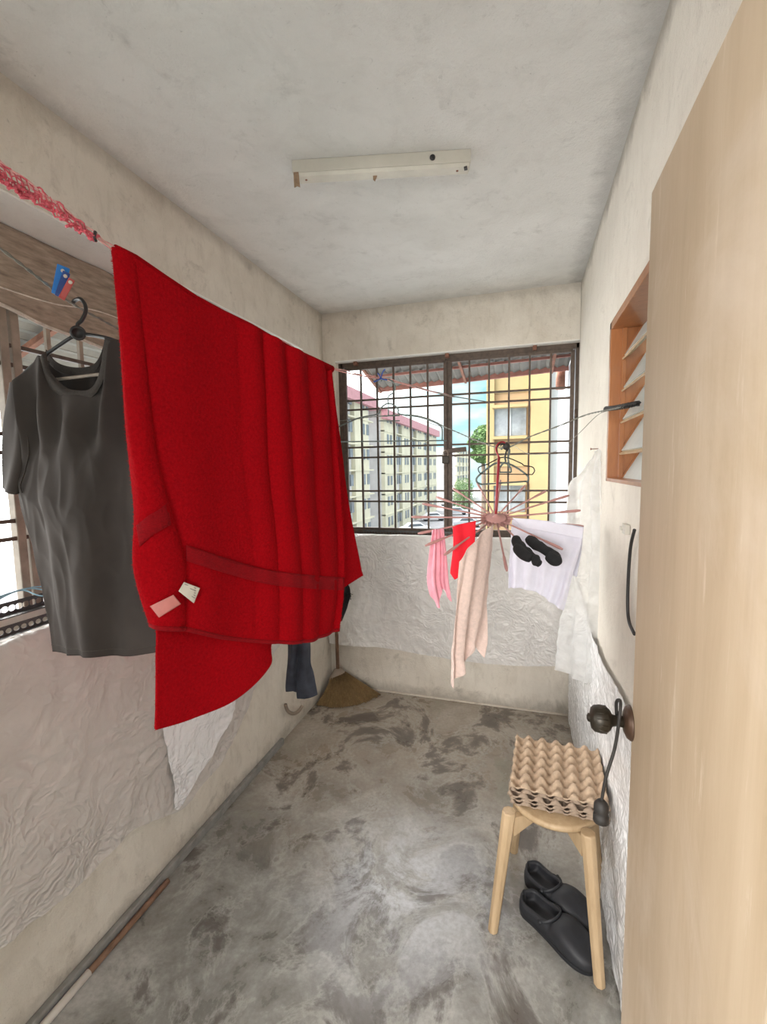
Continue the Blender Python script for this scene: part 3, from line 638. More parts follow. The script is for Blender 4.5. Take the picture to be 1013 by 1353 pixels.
for i in range(5):
    o = t0 if i == 0 else t0.copy()
    if i: COL.objects.link(o)
    if i == 4:
        o.data = tray('tmp', M['pulp'], 5).data; tmp = bpy.data.objects['tmp']; bpy.data.objects.remove(tmp)
    o.location = (min(cen.x, .147)+[.0, .004, -.004, .003, 0][i], cen.y-.016+[.004, 0, -.004, .003, 0][i], .4265+i*.0145); o.rotation_euler = (0, 0, TA+[.02, -.01, -.015, .012, 0][i])
    tag(o, names[i], 'egg tray', 'egg trays stacked on the stool')

# clogs
def clog(name, label, heel, toe, mirror=1):
    heel = Vector(heel); toe = Vector(toe); L = (toe-heel).length; d = (toe-heel).normalized(); s = Vector((-d.y, d.x, 0))*mirror
    root = thing(name, label, 'clog', heel+(toe-heel)*.5, 'pair of black clogs')
    def wid(t):  # half widths (inner, outer)
        b = .041+.011*min(1, max(0, (t-.25)/.4))**1.2
        if t > .72: b *= math.sqrt(max(0, 1-((t-.72)/.285)**2.3))
        if t < .12: b *= math.sqrt(max(0, 1-((.12-t)/.125)**2))
        return max(b, .001)
    def off(t): return .006*math.sin(t*math.pi)
    # sole
    n_ = 40; mb = MB(); vs = []
    for i in range(n_+1):
        t = i/n_; w = wid(t)*1.06; z0 = .004*(abs(t-.5)*2)**3; c = heel+d*(t*L)+s*off(t)
        vs += [c-s*w*.93+Vector((0, 0, z0)), c+s*w*.93+Vector((0, 0, z0)), c+s*w+Vector((0, 0, .016+z0)), c-s*w+Vector((0, 0, .016+z0))]
    fs = [(i*4+j, i*4+(j+1) % 4, i*4+4+(j+1) % 4, i*4+4+j) for i in range(n_) for j in range(4)]+[(3, 2, 1, 0), tuple(n_*4+q for q in (0, 1, 2, 3))]
    mb.add(vs, fs, False); mb.build('sole', M['rubber'], root, .002)
    # shell: outer wall, rim, inner wall, footbed
    mb = MB(); vs = []; K = 17
    for i in range(n_+1):
        t = i/n_; w = wid(t); c = heel+d*(t*L)+s*off(t)
        hr = .058-.006*math.sin(min(1, t/.45)*math.pi) if t < .45 else .058
        ht = hr if t < .45 else .056+.014*math.sin(min(1, (t-.45)/.2)*math.pi/2)-.034*max(0, (t-.6)/.4)**1.5
        op = min(1, (t/.07)**.5) if t < .3 else max(0, 1-((t-.3)/.20)**2)**.5 if t < .5 else 0
        endf = 1 if 0.03 < t < .97 else 0.85
        rim = (w-.007)*op; pts = []
        z0 = .014
        pts += [(w*.99, z0), (w*1.02, z0+(ht-z0)*.30), (w*.99, z0+(ht-z0)*.62)]
        if op > .05:
            pts += [(max(rim+.006, 0)*.995+.0*w, ht-.002 if op == 1 else ht), (max(rim, 0), ht-.001), (max(rim-.003, 0), ht-.008), (max(rim*.96, 0), .030), (max(rim*.6, 0), .021), (0, .019)]
        else:
            pts += [(w*.88, z0+(ht-z0)*.84), (w*.62, z0+(ht-z0)*.97), (w*.4, ht+.001), (w*.25, ht+.002), (w*.1, ht+.002), (0, ht+.002)]
        full = pts+[(-x, z) for x, z in reversed(pts[:-1])]
        vs += [c+s*x+Vector((0, 0, z*1.05)) for x, z in full]
    K = len(full); fs = [(i*K+j, i*K+j+1, (i+1)*K+j+1, (i+1)*K+j) for i in range(n_) for j in range(K-1)]
    mb.add(vs, fs, True); u_ = mb.build('upper', M['rubber'], root); ss = u_.modifiers.new('s', 'SOLIDIFY'); ss.thickness = .002; ss.offset = -1
    # heel strap and its rivets
    sp = []
    for k_ in range(13):
        a_ = math.pi*(k_/12); c = heel+d*(L*.36)+s*off(.4); sp.append(c+s*(wid(.4)*1.02)*math.cos(a_)+d*(math.sin(a_)*L*.13)+Vector((0, 0, .050+.020*math.sin(a_))))
    MB().tube(sp, .0055, 8, flat=.55).build('heel_strap', M['rubber'], root)
    for q in (sp[0], sp[-1]): MB().lathe(q, s, [(.0065, -.0065), (.0065, .0065)], 12).build('rivet', M['rubber'], root)
clog('clog', 'front one of the two black foam clogs on the floor under the stool', (.018, 1.545, 0), (.235, 1.38, 0))
clog('clog', 'rear one of the two black foam clogs on the floor, nearer the end wall', (.035, 1.672, 0), (.252, 1.507, 0), -1)

# ------------------------------------------------------------------ things along the left wall foot
pr = thing('pipe', 'thin floor pipe half white and half rusty brown along the left wall', 'pipe', (XL+.036, .9, 0))
MB().tube([(XL+.036, .45, .012), (XL+.036, .94, .012)], .0115, 12).build('white_length', M['pvc'], pr)['label'] = 'white plastic length of the pipe'
MB().tube([(XL+.036, .94, .011), (XL+.036, 1.27, .010)], .0100, 12).build('rusty_length', M['rustpipe'], pr)['label'] = 'rusty brown length of the pipe'
hk = [on(x, y, 0, XL+.03) for x, y in [(377, 931), (380, 939), (387, 943), (394, 940), (399, 933)]]
tag(MB().tube(spline(hk, 5), .010, 10).build('hook', M['post']), 'short curved grey hook low on the left wall near the corner', 'hook')

# broom in the corner
br = thing('broom', 'worn brown straw broom standing in the far left corner', 'broom', (-1.15, 2.76, 0))
apex = Vector((-1.215, 2.825, .135)); ends = spline([on(418, 931, 2, .004), on(437, 934, 2, .004), on(460, 933, 2, .004), on(483, 927, 2, .004), on(502, 917, 2, .004)], 10)
for off_ in (0, 1):
    mb = MB(); rnd = random.Random(off_)
    ne = len(ends)
    hgt = 10; vs = []
    for i in range(hgt+1):
        f = i/hgt
        for j, q in enumerate(ends):
            top = apex+(ends[j]-ends[ne//2])*.20
            top.x = max(top.x, XL+.02); top.y = min(top.y, YB-.02)
            pnt = top.lerp(Vector((max(q.x, XL+.012), min(q.y, YB-.016), q.z)), f)+Vector((.012, -.012, 0))*math.sin(f*math.pi)*(1-off_*2.2)
            vs.append(pnt+Vector((rnd.uniform(-.002, .002), rnd.uniform(-.002, .002), rnd.uniform(0, .004) if i == hgt else 0))-Vector((.012, -.012, 0))*off_)
    fs = [(i*ne+j, i*ne+j+1, (i+1)*ne+j+1, (i+1)*ne+j) for i in range(hgt) for j in range(ne-1)]
    if off_ == 0: mb.add(vs, fs, False); bo = mb.build('bristles', M['broom'], br); q_ = bo.modifiers.new('s', 'SOLIDIFY'); q_.thickness = .018; q_.offset = -1
bs = MB(); rnd = random.Random(4)
for k_ in range(90):
    j = rnd.random()*(len(ends)-1); q = ends[int(j)].lerp(ends[min(int(j)+1, len(ends)-1)], j % 1); top = apex+(q-ends[len(ends)//2])*.2
    q = q+Vector((.008, -.008, .002)); top = top+Vector((.008, -.008, 0)); q.x = max(q.x, XL+.02); q.y = min(q.y, YB-.02)
    mdl = top.lerp(q, .5)+Vector((.012, -.012, 0)); bs.tube([top, mdl, q+(q-top)*rnd.uniform(-.03, .05)*Vector((1, 1, 0)).length*.3], .0022, 4)
bs.build('straw', M['broom'], bo)['kind'] = 'stuff'
MB().tube([apex+Vector((0.0, 0, -.035)), apex+Vector((-.004, .004, .0)), apex+Vector((-.008, .008, .03))], [.075, .052, .026], 20, flat=.5).build('binding', M['post'], br)
MB().tube([apex+Vector((-.006, .006, .02)), (-1.235, 2.855, .9)], .012, 12).build('handle', M['rustpipe'], br)

# ------------------------------------------------------------------ lines
def tied(p0, p1, y=.021):
    """where the line through p1 and p0 runs on to the front wall it is tied to"""
    d = p0-p1; k = (y-p0.y)/d.y; q = p0+d*k; q.x = max(-1.29, min(q.x, -.69)); q.z = min(q.z, 2.5); return q
def rope(name, pts, r, mat, label, cat='clothesline', strands=2, twist=40, amp=None):
    c = spline(pts, 14); mb = MB(); amp = amp if amp is not None else r*.9
    ln = 0; acc = [0]
    for i in range(1, len(c)): acc.append(acc[-1]+(c[i]-c[i-1]).length)
    tot = acc[-1]; n_ = max(30, int(tot*120))
    fine = []; k_ = 0
    for i in range(n_+1):
        s_ = tot*i/n_
        while k_ < len(acc)-2 and acc[k_+1] < s_: k_ += 1
        f = (s_-acc[k_])/max(1e-9, acc[k_+1]-acc[k_]); fine.append((c[k_].lerp(c[k_+1], f), s_))
    for st_ in range(strands):
        pl_ = []
        for i, (q, s_) in enumerate(fine):
            t = (fine[min(i+1, n_)][0]-fine[max(i-1, 0)][0]).normalized(); x = t.cross(Vector((0, 0, 1))).normalized(); y = x.cross(t)
            a_ = s_*twist*2*math.pi/2+st_*2*math.pi/max(strands, 1)
            pl_.append(q+(x*math.cos(a_)+y*math.sin(a_))*(amp if strands > 1 else 0))
        mb.tube(pl_, r, 6)
    return tag(mb.build(name, mat), label, cat)
pinkline = [at(0, 218, .75), at(60, 262, .80), at(120, 308, .865), at(150, 331, .905), at(200, 364, .98), at(260, 399, 1.07), at(330, 432, 1.20), at(385, 460, 1.34), at(438, 487, 1.50), at(480, 497, 1.75), at(515, 503, 1.98), at(560, 515, 2.35), at(600, 525, 2.92)]
i_ = pinkline
root_ = thing('clothesline', 'pink red netted clothesline running over the red towel to the end window', 'clothesline', at(60, 262, .80))
i_ = [tied(at(-60, 172, .70), i_[0]), at(-60, 172, .70)]+i_
c = spline(i_, 10); mb = MB()
mb.tube(c, .0022, 6); mb.tube([q+Vector((.002, 0, .005+.002*math.sin(i*.8))) for i, q in enumerate(c)], .0018, 6)
mb.build('rope', M['palerope'], root_)
# netted part at the near end
ca = spline([at(-60, 165, .70), at(0, 216, .75), at(62, 257, .80), at(126, 312, .868)], 16); cb = spline([at(-60, 190, .70), at(0, 238, .75), at(62, 277, .80), at(126, 318, .868)], 16)
mb = MB()
for k_ in range(5):
    f = k_/4; pl_ = []
    for i in range(len(ca)):
        g_ = f if k_ in (0, 4) else f+.12*math.sin(i*1.3+k_*2)
        pl_.append(ca[i].lerp(cb[i], g_)+Vector((.004*math.sin(i*1.1+k_), .003*math.cos(i*.9+k_*2), .0015*math.sin(i*2+k_))))
    mb.tube(pl_, .0016 if k_ in (0, 4) else .0011, 5)
rnd = random.Random(11)
for i in range(0, len(ca)-1):
    a_, b_ = ca[i], cb[min(i+1, len(cb)-1)]
    if i % 2: mb.tube([a_, a_.lerp(b_, .5)+Vector((.004, 0, 0)), b_], .0011, 5)
    if i > 8:
        for _ in range(2):
            q = ca[i].lerp(cb[i], rnd.uniform(.5, 1.0)); mb.tube([q, q+Vector((rnd.uniform(-.008, .008), rnd.uniform(-.012, .012), rnd.uniform(-.008, .005)))], .0026, 5)
mb.build('netting', M['pinkrope'], root_)
MB().tube([at(126, 306, .865), at(124, 313, .862), at(127, 319, .868)], .003, 6).build('tie', M['black'], root_)

L2 = [tied(at(-60, 288, .80), at(0, 328, .85)), at(-60, 288, .80), at(0, 328, .85), at(60, 374, .96), at(97, 402, 1.10), at(150, 431, 1.22), at(240, 480, 1.5), at(330, 525, 1.9), at(400, 552, 2.35), at(449, 562, 3.0)]
rope('clothesline', L2, .0018, M['greyrope'], 'grey green twisted wire clothesline carrying the pegs and the grey shirt')
rope('clothesline', [tied(at(-50, 360, .95), at(0, 379, 1.08)), at(-50, 360, .95), at(0, 379, 1.08), at(70, 401, 1.22), at(150, 418, 1.38), at(260, 470, 1.8), at(380, 520, 2.4), at(447, 535, 3.02)], .0018, M['whitecord'], 'slack off-white cord strung below the grey green wire on the left', strands=1)
HT = at(665, 592, 1.9)
L3 = [on(828, 536, 0, XR-.012), on(812, 540, 0, XR-.03), at(775, 548, 1.76), at(740, 562, 1.80), at(700, 577, 1.86), HT, at(627, 581, 2.05), at(596, 568, 2.25), at(540, 548, 2.55), at(449, 556, 3.01)]
rope('clothesline', L3, .0017, M['greyrope'], 'dark wire clothesline from the louvre window carrying the round peg hanger', twist=26)
kn = MB(); kp = spline([on(843, 533, 0, XR+.01), on(828, 536, 0, XR-.012), on(812, 539, 0, XR-.022), on(800, 540, 0, XR-.026)], 10)
for k_ in range(3):
    kn.tube([q+Vector((math.cos(i*1.1+k_*2.1), 0, math.sin(i*1.1+k_*2.1)))*.0055 for i, q in enumerate(kp)], .0035, 6)
tag(kn.build('wire_knot', M['strap']), 'dark knot of twisted wire tied round a blade of the louvre window', 'knot')
rope('clothesline', [on(815, 540, 0, XR-.03), at(790, 548, 1.78), at(762, 575, 1.95), at(735, 596, 2.2), at(700, 600, 2.6), at(680, 590, 2.97)], .0013, M['greyrope'], 'slack thin wire drooping from the louvre window knot to the end grille', strands=1)
rope('clothesline', [at(544, 510, 2.35), at(590, 522, 2.65), at(644, 531, 2.98)], .0022, M['greyrope'], 'short dark braided cord tied to the end grille past the pink line', twist=60)
rope('clothesline', [at(520, 545, 2.98), at(596, 568, 2.965), at(628, 583, 2.96)], .0014, M['greyrope'], 'thin dark wire slanting across the upright bars near the padlock', strands=1)
# knot and blue cord scrap on the pink line by the big hanger
bk = MB(); q0 = at(503, 500, 1.88)
for k_, (dx_, dz_) in enumerate([(-.03, -.012), (.02, .035), (-.012, .02), (.028, -.008)]):
    bk.tube(spline([q0, q0+Vector((dx_*.5, -.004, dz_*.7)), q0+Vector((dx_, -.003, dz_))], 4), .003, 6)
tag(bk.build('cord_knot', M['dkblue']), 'dark blue cord scrap knotted on the pink line above the big hanger', 'knot')

# ------------------------------------------------------------------ pegs
def peg(label, mat, a, b, wd, open_=.010):
    a, b = Vector(a), Vector(b); d = (b-a).normalized(); L = (b-a).length; vw = (EYE-a).normalized(); s = d.cross(vw).normalized()
    r = thing('clothes_peg', label, 'clothes peg', (a+b)/2, 'clothes pegs on the wire')
    for k_ in (-1, 1):
        mb = MB(); pr_ = [(0, .002), (.12, .004), (.55, .0045), (1, open_)]; vs = []
        for f, o_ in pr_:
            c = a+d*L*f+vw*k_*o_; t = .0022
            vs += [c-s*wd/2-vw*t, c+s*wd/2-vw*t, c+s*wd/2+vw*t, c-s*wd/2+vw*t]
        fs = [(i*4+j, i*4+(j+1) % 4, i*4+4+(j+1) % 4, i*4+4+j) for i in range(3) for j in range(4)]+[(3, 2, 1, 0), (12, 13, 14, 15)]
        mb.add(vs, fs); mb.build('jaw', mat, r, .0012)
    MB().lathe(b-d*L*.16+vw*(open_+.003), vw, [(.0030, -.001), (.0036, .0006), (.0022, .0008)], 14).build('eyelet', M['label'], r)
    c = a+d*L*.5; MB().tube([c+s*(wd*.5-.002*i)+(vw*math.cos(i*1.6)+d*math.sin(i*1.6))*.0055 for i in range(int(wd/.002))], .0008, 5).build('spring', M['steel'], r)
    return r
peg('bright blue clothes peg clipped on the grey green wire beside the red one', M['blue'], at(76, 390, .965), at(84, 352, .955), .022)
peg('dark blue clothes peg clipped over the bright blue one', M['dkblue'], at(77, 392, .94), at(88, 360, .935), .013)
peg('dull red clothes peg clipped on the grey green wire next to the hanger hook', M['redpl'], at(81, 395, .92), at(95, 369, .915), .011)

# ------------------------------------------------------------------ hangers
hg = thing('clothes_hanger', 'black plastic hanger with turning hook holding the charcoal shirt', 'clothes hanger', at(103, 440, 1.10))
def dS(x): return 1/(1/1.10+.0006*(x-103))
MB().tube(spline([at(x, y, 1.10+(.012 if i > 5 else 0)) for i, (x, y) in enumerate([(102, 434), (103, 428), (108, 423), (113, 412), (112, 402), (106, 395), (99, 397), (95, 402)])], 6), .0045, 10).build('hook', M['black'], hg)
MB().lathe(at(103, 440, 1.095), (EYE-at(103, 440, 1.095)), [(.014, -.008), (.017, -.006), (.017, .006), (.014, .008), (.011, .008), (.011, .005)], 24).build('swivel', M['black'], hg)
for pts_ in ([(97, 444), (63, 467), (40, 486), (26, 500)], [(110, 441), (146, 448), (180, 464), (212, 482)]):
    MB().tube(spline([at(x, y, dS(x)+.008) for x, y in pts_], 5), .0045, 8).build('arm', M['black'], hg)
MB().tube([at(x, y, dS(x)+.014) for x, y in [(30, 505), (77, 501), (128, 495), (205, 492)]], .004, 8).build('bar', M['post'], hg)
def wirehanger(label, hookp, frame, bar, dep, mat, r=.0032, extra=(), hookmat=None):
    t = thing('clothes_hanger', label, 'clothes hanger', at(*frame[0], dep))
    MB().tube(spline([at(x, y, dep) for x, y in hookp], 6), r*.9, 8).build('hook', hookmat or mat, t)
    MB().tube(spline([at(x, y, dep) for x, y in frame], 4), r, 8).build('frame', mat, t)
    MB().tube([at(x, y, dep) for x, y in bar], r*.85, 8).build('bar', mat, t)
    for e_ in extra: MB().tube([at(x, y, dep-.002) for x, y in e_], r*.8, 8).build('brace', mat, t)
    return t
wirehanger('large grey green plastic hanger with rounded loop hanging empty before the end window', [(503, 504), (506, 500), (513, 501), (520, 506), (522, 513), (519, 519), (513, 524), (513, 533)],
    [(425, 583), (428, 573), (445, 565), (458, 559), (475, 552), (499, 547), (502, 540), (508, 535), (513, 533), (520, 535), (526, 541), (528, 547), (554, 551), (572, 557), (581, 562), (584, 568), (584, 582)],
    [(424, 584), (590, 582)], 1.97, M['greengrey'], extra=([(500, 550), (528, 549)], [(501, 556), (528, 556)], [(513, 534), (513, 550)]))
wirehanger('thin black wire hanger with notched shoulders in the bunch above the round peg hanger', [(661, 590), (664, 586), (670, 587), (672, 592), (668, 598), (666, 606)],
    [(635, 626), (632, 622), (633, 617), (645, 613), (648, 611), (666, 604), (688, 612), (692, 615), (703, 617), (706, 622), (703, 627)], [(635, 626), (703, 627)], 1.93, M['black'], .0024)
wirehanger('grey green plastic hanger at the back of the bunch above the round peg hanger', [(662, 594), (665, 590), (671, 591), (673, 597), (671, 604), (672, 612)],
    [(636, 640), (630, 637), (630, 631), (640, 622), (655, 612), (672, 613), (684, 619), (696, 628), (698, 634), (695, 637)], [(636, 640), (695, 636)], 1.98, M['greengrey'], .0042)
wirehanger('grey green small hanger hanging crossways in the bunch by the red rod', [(657, 600), (656, 592), (660, 587), (666, 588), (669, 594), (667, 604), (668, 610)],
    [(660, 624), (660, 618), (667, 611), (674, 618), (675, 624)], [(660, 624), (675, 624)], 1.90, M['greengrey'], .004, hookmat=M['black'])
tag(MB().lathe(at(669, 590, 1.88), (EYE-at(669, 590, 1.88)), [(.008, -.014), (.014, -.008), (.015, .004), (.010, .012)], 14).build('tape_ball', M['strap']), 'round lump of black tape on the hanger hooks at the dark wire', 'tape')

# round peg hanger
HB = at(655, 684, 1.85); ch = (EYE-HB); ch.z = 0; ch.normalize(); th = math.radians(24)
nv_ = (Vector((0, 0, 1))*math.cos(th)+ch*math.sin(th)).normalized(); e1 = Vector((0, 0, 1)).cross(ch).normalized(); e2 = nv_.cross(e1).normalized()
rh = thing('round_drying_hanger', 'dusty pink drying hanger with arms spread like spokes before the end window', 'drying hanger', HB)
MB().lathe(HB-nv_*.008, nv_, [(.030, -.004), (.040, 0), (.043, .006), (.036, .011), (.020, .014), (.008, .017), (.006, .026)], 36).build('hub', M['dusty'], rh)
rg = MB()
for k_ in range(24):
    a_ = 2*math.pi*k_/24; dd = e1*math.cos(a_)+e2*math.sin(a_); rg.bar(HB+dd*.036-nv_*.014, HB+dd*.058-nv_*.006, .004, .012, up=nv_)
rg.build('spoke_ring', M['dusty'], rh)
MB().tube([HB, HB+nv_*.02+Vector((0, 0, .02)), at(657, 640, 1.86), at(659, 604, 1.885)], .0055, 10).build('rod', M['darkred'], rh)
MB().tube(spline([at(659, 604, 1.885), at(655, 594, 1.89), at(658, 586, 1.893), at(665, 584, 1.90), at(670, 589, 1.90)], 6), .0035, 8).build('hook', M['darkred'], rh)
arms = {}
for k_ in range(19):
    a_ = 2*math.pi*k_/19+math.radians(11)
    if k_ == 17: continue
    rr = .335+.012*math.sin(k_*2.3); dd = e1*math.cos(a_)+e2*math.sin(a_)
    tip = HB+dd*rr+nv_*(.012*math.sin(k_*1.7)); tip.x = min(tip.x, XR-.03)
    q1 = HB+dd*.045; q2 = HB.lerp(tip, .74)
    MB().tube([q1, q1.lerp(q2, .5), q2, HB.lerp(tip, .78), HB.lerp(tip, .95), tip], [.0032, .0034, .0036, .0052, .0060, .0035], 8).build('arm', M['dusty'], rh)

# ------------------------------------------------------------------ laundry on the round hanger
def W3(rows): return [[at(*c) for c in r] for r in rows]
tag(sheet('cloth', W3([[(571, 700, 1.80), (575, 699, 1.80), (580, 699, 1.80), (586, 698, 1.80)], [(567, 735, 1.81), (573, 738, 1.80), (581, 740, 1.82), (590, 738, 1.81)], [(565, 765, 1.82), (573, 770, 1.80), (581, 765, 1.83), (592, 768, 1.81)], [(568, 785, 1.82), (580, 803, 1.81), (584, 778, 1.83), (596, 796, 1.82)]]),
    40, 50, M['pinkcloth'], disp=lambda u, v, q: .006*math.sin(u*22+v), thick=.0015), 'thin pink cloth with two pointed tails hanging at the left of the round hanger', 'cloth', )
tag(sheet('cloth', W3([[(598, 696, 1.72), (606, 693, 1.72), (616, 691, 1.73), (628, 688, 1.74)], [(599, 722, 1.73), (607, 722, 1.72), (617, 722, 1.74), (627, 715, 1.74)], [(596, 748, 1.74), (604, 748, 1.73), (613, 746, 1.75), (622, 742, 1.75)], [(595, 757, 1.74), (601, 766, 1.73), (609, 758, 1.75), (617, 752, 1.75)]]),
    30, 40, M['scarlet'], disp=lambda u, v, q: .004*math.sin(u*9+v*2), thick=.002), 'bright scarlet cloth draped over the front left arms of the round hanger', 'cloth')
blush = W3([[(607, 742, 1.53), (618, 727, 1.54), (630, 712, 1.60), (642, 699, 1.68), (653, 693, 1.77)], [(604, 772, 1.53), (614, 764, 1.53), (626, 750, 1.55), (638, 738, 1.62), (652, 722, 1.72)],
            [(601, 802, 1.54), (610, 802, 1.55), (622, 798, 1.58), (634, 790, 1.63), (645, 785, 1.70)], [(597, 858, 1.60), (605, 860, 1.62), (615, 852, 1.66), (627, 838, 1.68), (644, 842, 1.72)],
            [(596, 908, 1.61), (606, 893, 1.63), (617, 876, 1.66), (624, 850, 1.69), (637, 868, 1.71)]])
def bld_(u, v, q): return .012*math.sin(u*17+v*2.5+1.2*noise.noise(q*4))*(.35+v)+.004*noise.noise(q*20)
tag(sheet('shirt', blush, 80, 110, M['blush'], disp=bld_, thick=.003), 'pale blush knit shirt hanging long from a front arm of the round hanger', 'shirt')
wc = W3([[(677, 685, 1.83), (692, 686, 1.80), (719, 689, 1.75), (745, 693, 1.71), (771, 698, 1.68)], [(675, 715, 1.83), (692, 717, 1.80), (718, 722, 1.75), (743, 727, 1.71), (767, 722, 1.68)],
         [(673, 745, 1.83), (690, 746, 1.80), (715, 752, 1.76), (738, 760, 1.72), (757, 757, 1.69)], [(672, 777, 1.84), (688, 777, 1.81), (711, 784, 1.76), (728, 796, 1.73), (744, 807, 1.70)]])
wh = thing('shirt', 'white cotton garment draped over the right arms of the round hanger', 'shirt', at(719, 689, 1.75))
sheet('front_layer', wc, 80, 80, M['whitecloth'], wh, disp=lambda u, v, q: .008*math.sin(u*34+v*3+2*noise.noise(q*6))*v+.006*(1-2*abs(noise.noise(Vector((q.x*22, q.y*22, q.z*6))))), thick=.002)
wc2 = W3([[(679, 685, 1.86), (719, 688, 1.78), (771, 696, 1.71)], [(678, 720, 1.87), (718, 728, 1.80), (768, 728, 1.73)], [(676, 745, 1.88), (716, 750, 1.81), (762, 762, 1.74)]])
sheet('back_layer', wc2, 50, 40, M['whitecloth'], wh, disp=lambda u, v, q: .004*math.sin(u*20), thick=.002)
sheet('top_fold', W3([[(677, 684, 1.815), (719, 688, 1.735), (771, 697, 1.665)], [(690, 697, 1.80), (722, 703, 1.73), (769, 712, 1.66)]]), 40, 8, M['whitecloth'], wh, disp=lambda u, v, q: .003*math.sin(u*12), thick=.002)
def sock(label, pts_, rad, foot):
    t = thing('sock', label, 'sock', at(*pts_[0]), 'black socks on the round hanger')
    c = spline([at(*p_) for p_ in pts_], 6); n_ = len(c)
    rs = [rad(i/(n_-1))*min(1, .45+3.2*min(i, n_-1-i)/(n_-1))**.6 for i in range(n_)]
    mb = MB().tube(c, [r_*1.15 for r_ in rs], 16, flat=.8); mb.v = [v+noise.noise_vector(v*45)*.004 for v in mb.v]; mb.build('leg_tube', M['sock'], t)
    MB().tube(spline([at(*p_) for p_ in foot], 5), [.012+.010*math.sin(math.pi*(.18+.72*i/10)) for i in range(11)], 14, flat=.8).build('foot', M['sock'], t)
sock('crumpled black sock, left one of the two on the round hanger', [(680, 711, 1.67), (686, 722, 1.63), (695, 729, 1.59), (706, 738, 1.56), (713, 745, 1.54)], lambda t: .0175+.003*math.sin(t*6+.5)+.002*math.sin(t*25), [(682, 724, 1.62), (690, 731, 1.58), (700, 738, 1.55)])
sock('smooth black sock with its toe tucked back, right one on the round hanger', [(697, 711, 1.66), (706, 718, 1.63), (719, 726, 1.59), (731, 734, 1.56), (739, 739, 1.54)], lambda t: .0175-.001*t+.002*math.sin(t*9), [(724, 734, 1.56), (733, 740, 1.54), (740, 739, 1.54)])

# ------------------------------------------------------------------ charcoal T-shirt
ts = thing('t_shirt', 'charcoal short-sleeved T-shirt on the black hanger at the left', 'T-shirt', at(103, 500, 1.10))
B = [[(20, 504), (38, 485), (55, 471), (67, 502), (92, 520), (125, 520), (142, 492), (148, 450), (178, 460), (218, 484)],
     [(31, 550), (47, 545), (63, 545), (80, 555), (100, 562), (124, 562), (142, 556), (158, 550), (188, 556), (232, 560)],
     [(37, 596), (52, 598), (68, 600), (84, 602), (102, 604), (124, 604), (144, 602), (162, 600), (192, 604), (236, 606)],
     [(29, 645), (48, 648), (66, 650), (86, 652), (106, 654), (126, 654), (146, 652), (165, 652), (194, 654), (236, 650)],
     [(45, 700), (62, 702), (78, 704), (96, 706), (114, 708), (132, 708), (150, 706), (168, 706), (194, 706), (230, 702)],
     [(58, 768), (74, 770), (90, 772), (106, 773), (122, 774), (138, 774), (154, 774), (170, 773), (194, 772), (226, 770)],
     [(73, 860), (88, 862), (104, 860), (118, 859), (132, 858), (147, 858), (161, 860), (176, 862), (196, 862), (222, 860)]]
BW = [[at(x, y, dS(x)+.03*j/6+(.02 if i == 0 and j > 2 else 0)) for i, (x, y) in enumerate(r)] for j, r in enumerate(B)]
def tsd(u, v, q):
    drape_ = .016*math.sin((u-.42)*26)*math.exp(-((v-.18)/.16)**2)
    cen_ = .055*math.exp(-((u-.50)/.30)**2)*math.sin(min(1, v*1.5)*math.pi*.5)
    low = .007*math.sin(u*21+3*v+1.5*noise.noise(q*5))*v
    cr_ = .006*(1-2*abs(noise.noise(Vector((q.x*9+q.z*5, q.y*9, q.z*7)))))*math.exp(-((v-.5)/.3)**2)
    fine = .0035*(1-2*abs(noise.noise(Vector((q.x*24, q.y*24, q.z*9)))))*(.4+math.exp(-((v-.55)/.25)**2))
    return drape_+cen_+low+cr_+fine
sheet('front_panel', BW, 150, 150, M['tee'], ts, disp=tsd, thick=.003)
BK = [[(58, 474), (75, 482), (96, 489), (119, 488), (132, 475), (141, 450)], [(56, 520), (75, 530), (100, 540), (122, 538), (138, 528), (152, 500)], [(60, 600), (80, 600), (100, 600), (124, 600), (144, 600), (162, 600)], [(80, 850), (95, 850), (115, 850), (140, 850), (170, 850), (215, 850)]]
sheet('back_panel', [[at(x, y, dS(x)+.05+.03*j/3) for x, y in r] for j, r in enumerate(BK)], 60, 60, M['tee'], ts, disp=lambda u, v, q: .003*math.sin(u*20), thick=.003)
RO = [(51, 474), (58, 497), (73, 518), (103, 530), (123, 524), (139, 497), (147, 449)]; RI = [(61, 464), (66, 489), (86, 511), (104, 516), (121, 513), (132, 492), (139, 446)]
sheet('collar_rib', [[at(x, y, dS(x)-.004) for x, y in RI], [at((x+a_)/2, (y+b_)/2, dS(x)-.008) for (x, y), (a_, b_) in zip(RI, RO)], [at(x, y, dS(x)-.004) for x, y in RO]], 60, 10, M['teerib'], ts, thick=.003)
BN = [(61, 462), (74, 478), (95, 485), (119, 484), (131, 473), (140, 446)]
sheet('back_collar_rib', [[at(x, y, dS(x)+.045) for x, y in BN], [at(x, y+11, dS(x)+.048) for x, y in BN]], 40, 6, M['teerib'], ts, thick=.003)
SL = [[(16, 507), (18, 505), (20, 504), (23, 505)], [(9, 552), (16, 550), (25, 548), (33, 550)], [(5, 602), (14, 603), (27, 600), (39, 596)], [(3, 645), (9, 650), (19, 653), (29, 651)]]
sheet('sleeve', [[at(x, y, dS(x)+[.02, -.01, -.012, .005][i]+.01) for i, (x, y) in enumerate(r)] for r in SL], 40, 60, M['tee'], ts, disp=lambda u, v, q: .004*math.sin(u*8+v*4), thick=.005)
for nm, pts_ in (('sleeve_seam', [(22, 505), (32, 548), (38, 594), (33, 622), (27, 640), (29, 651)]),):
    MB().tube(spline([at(x, y, dS(x)-.006) for x, y in pts_], 8), .0018, 6).build(nm, M['teerib'], ts)
hm = [BW[6][i]+(EYE-BW[6][i]).normalized()*.006 for i in range(10)]
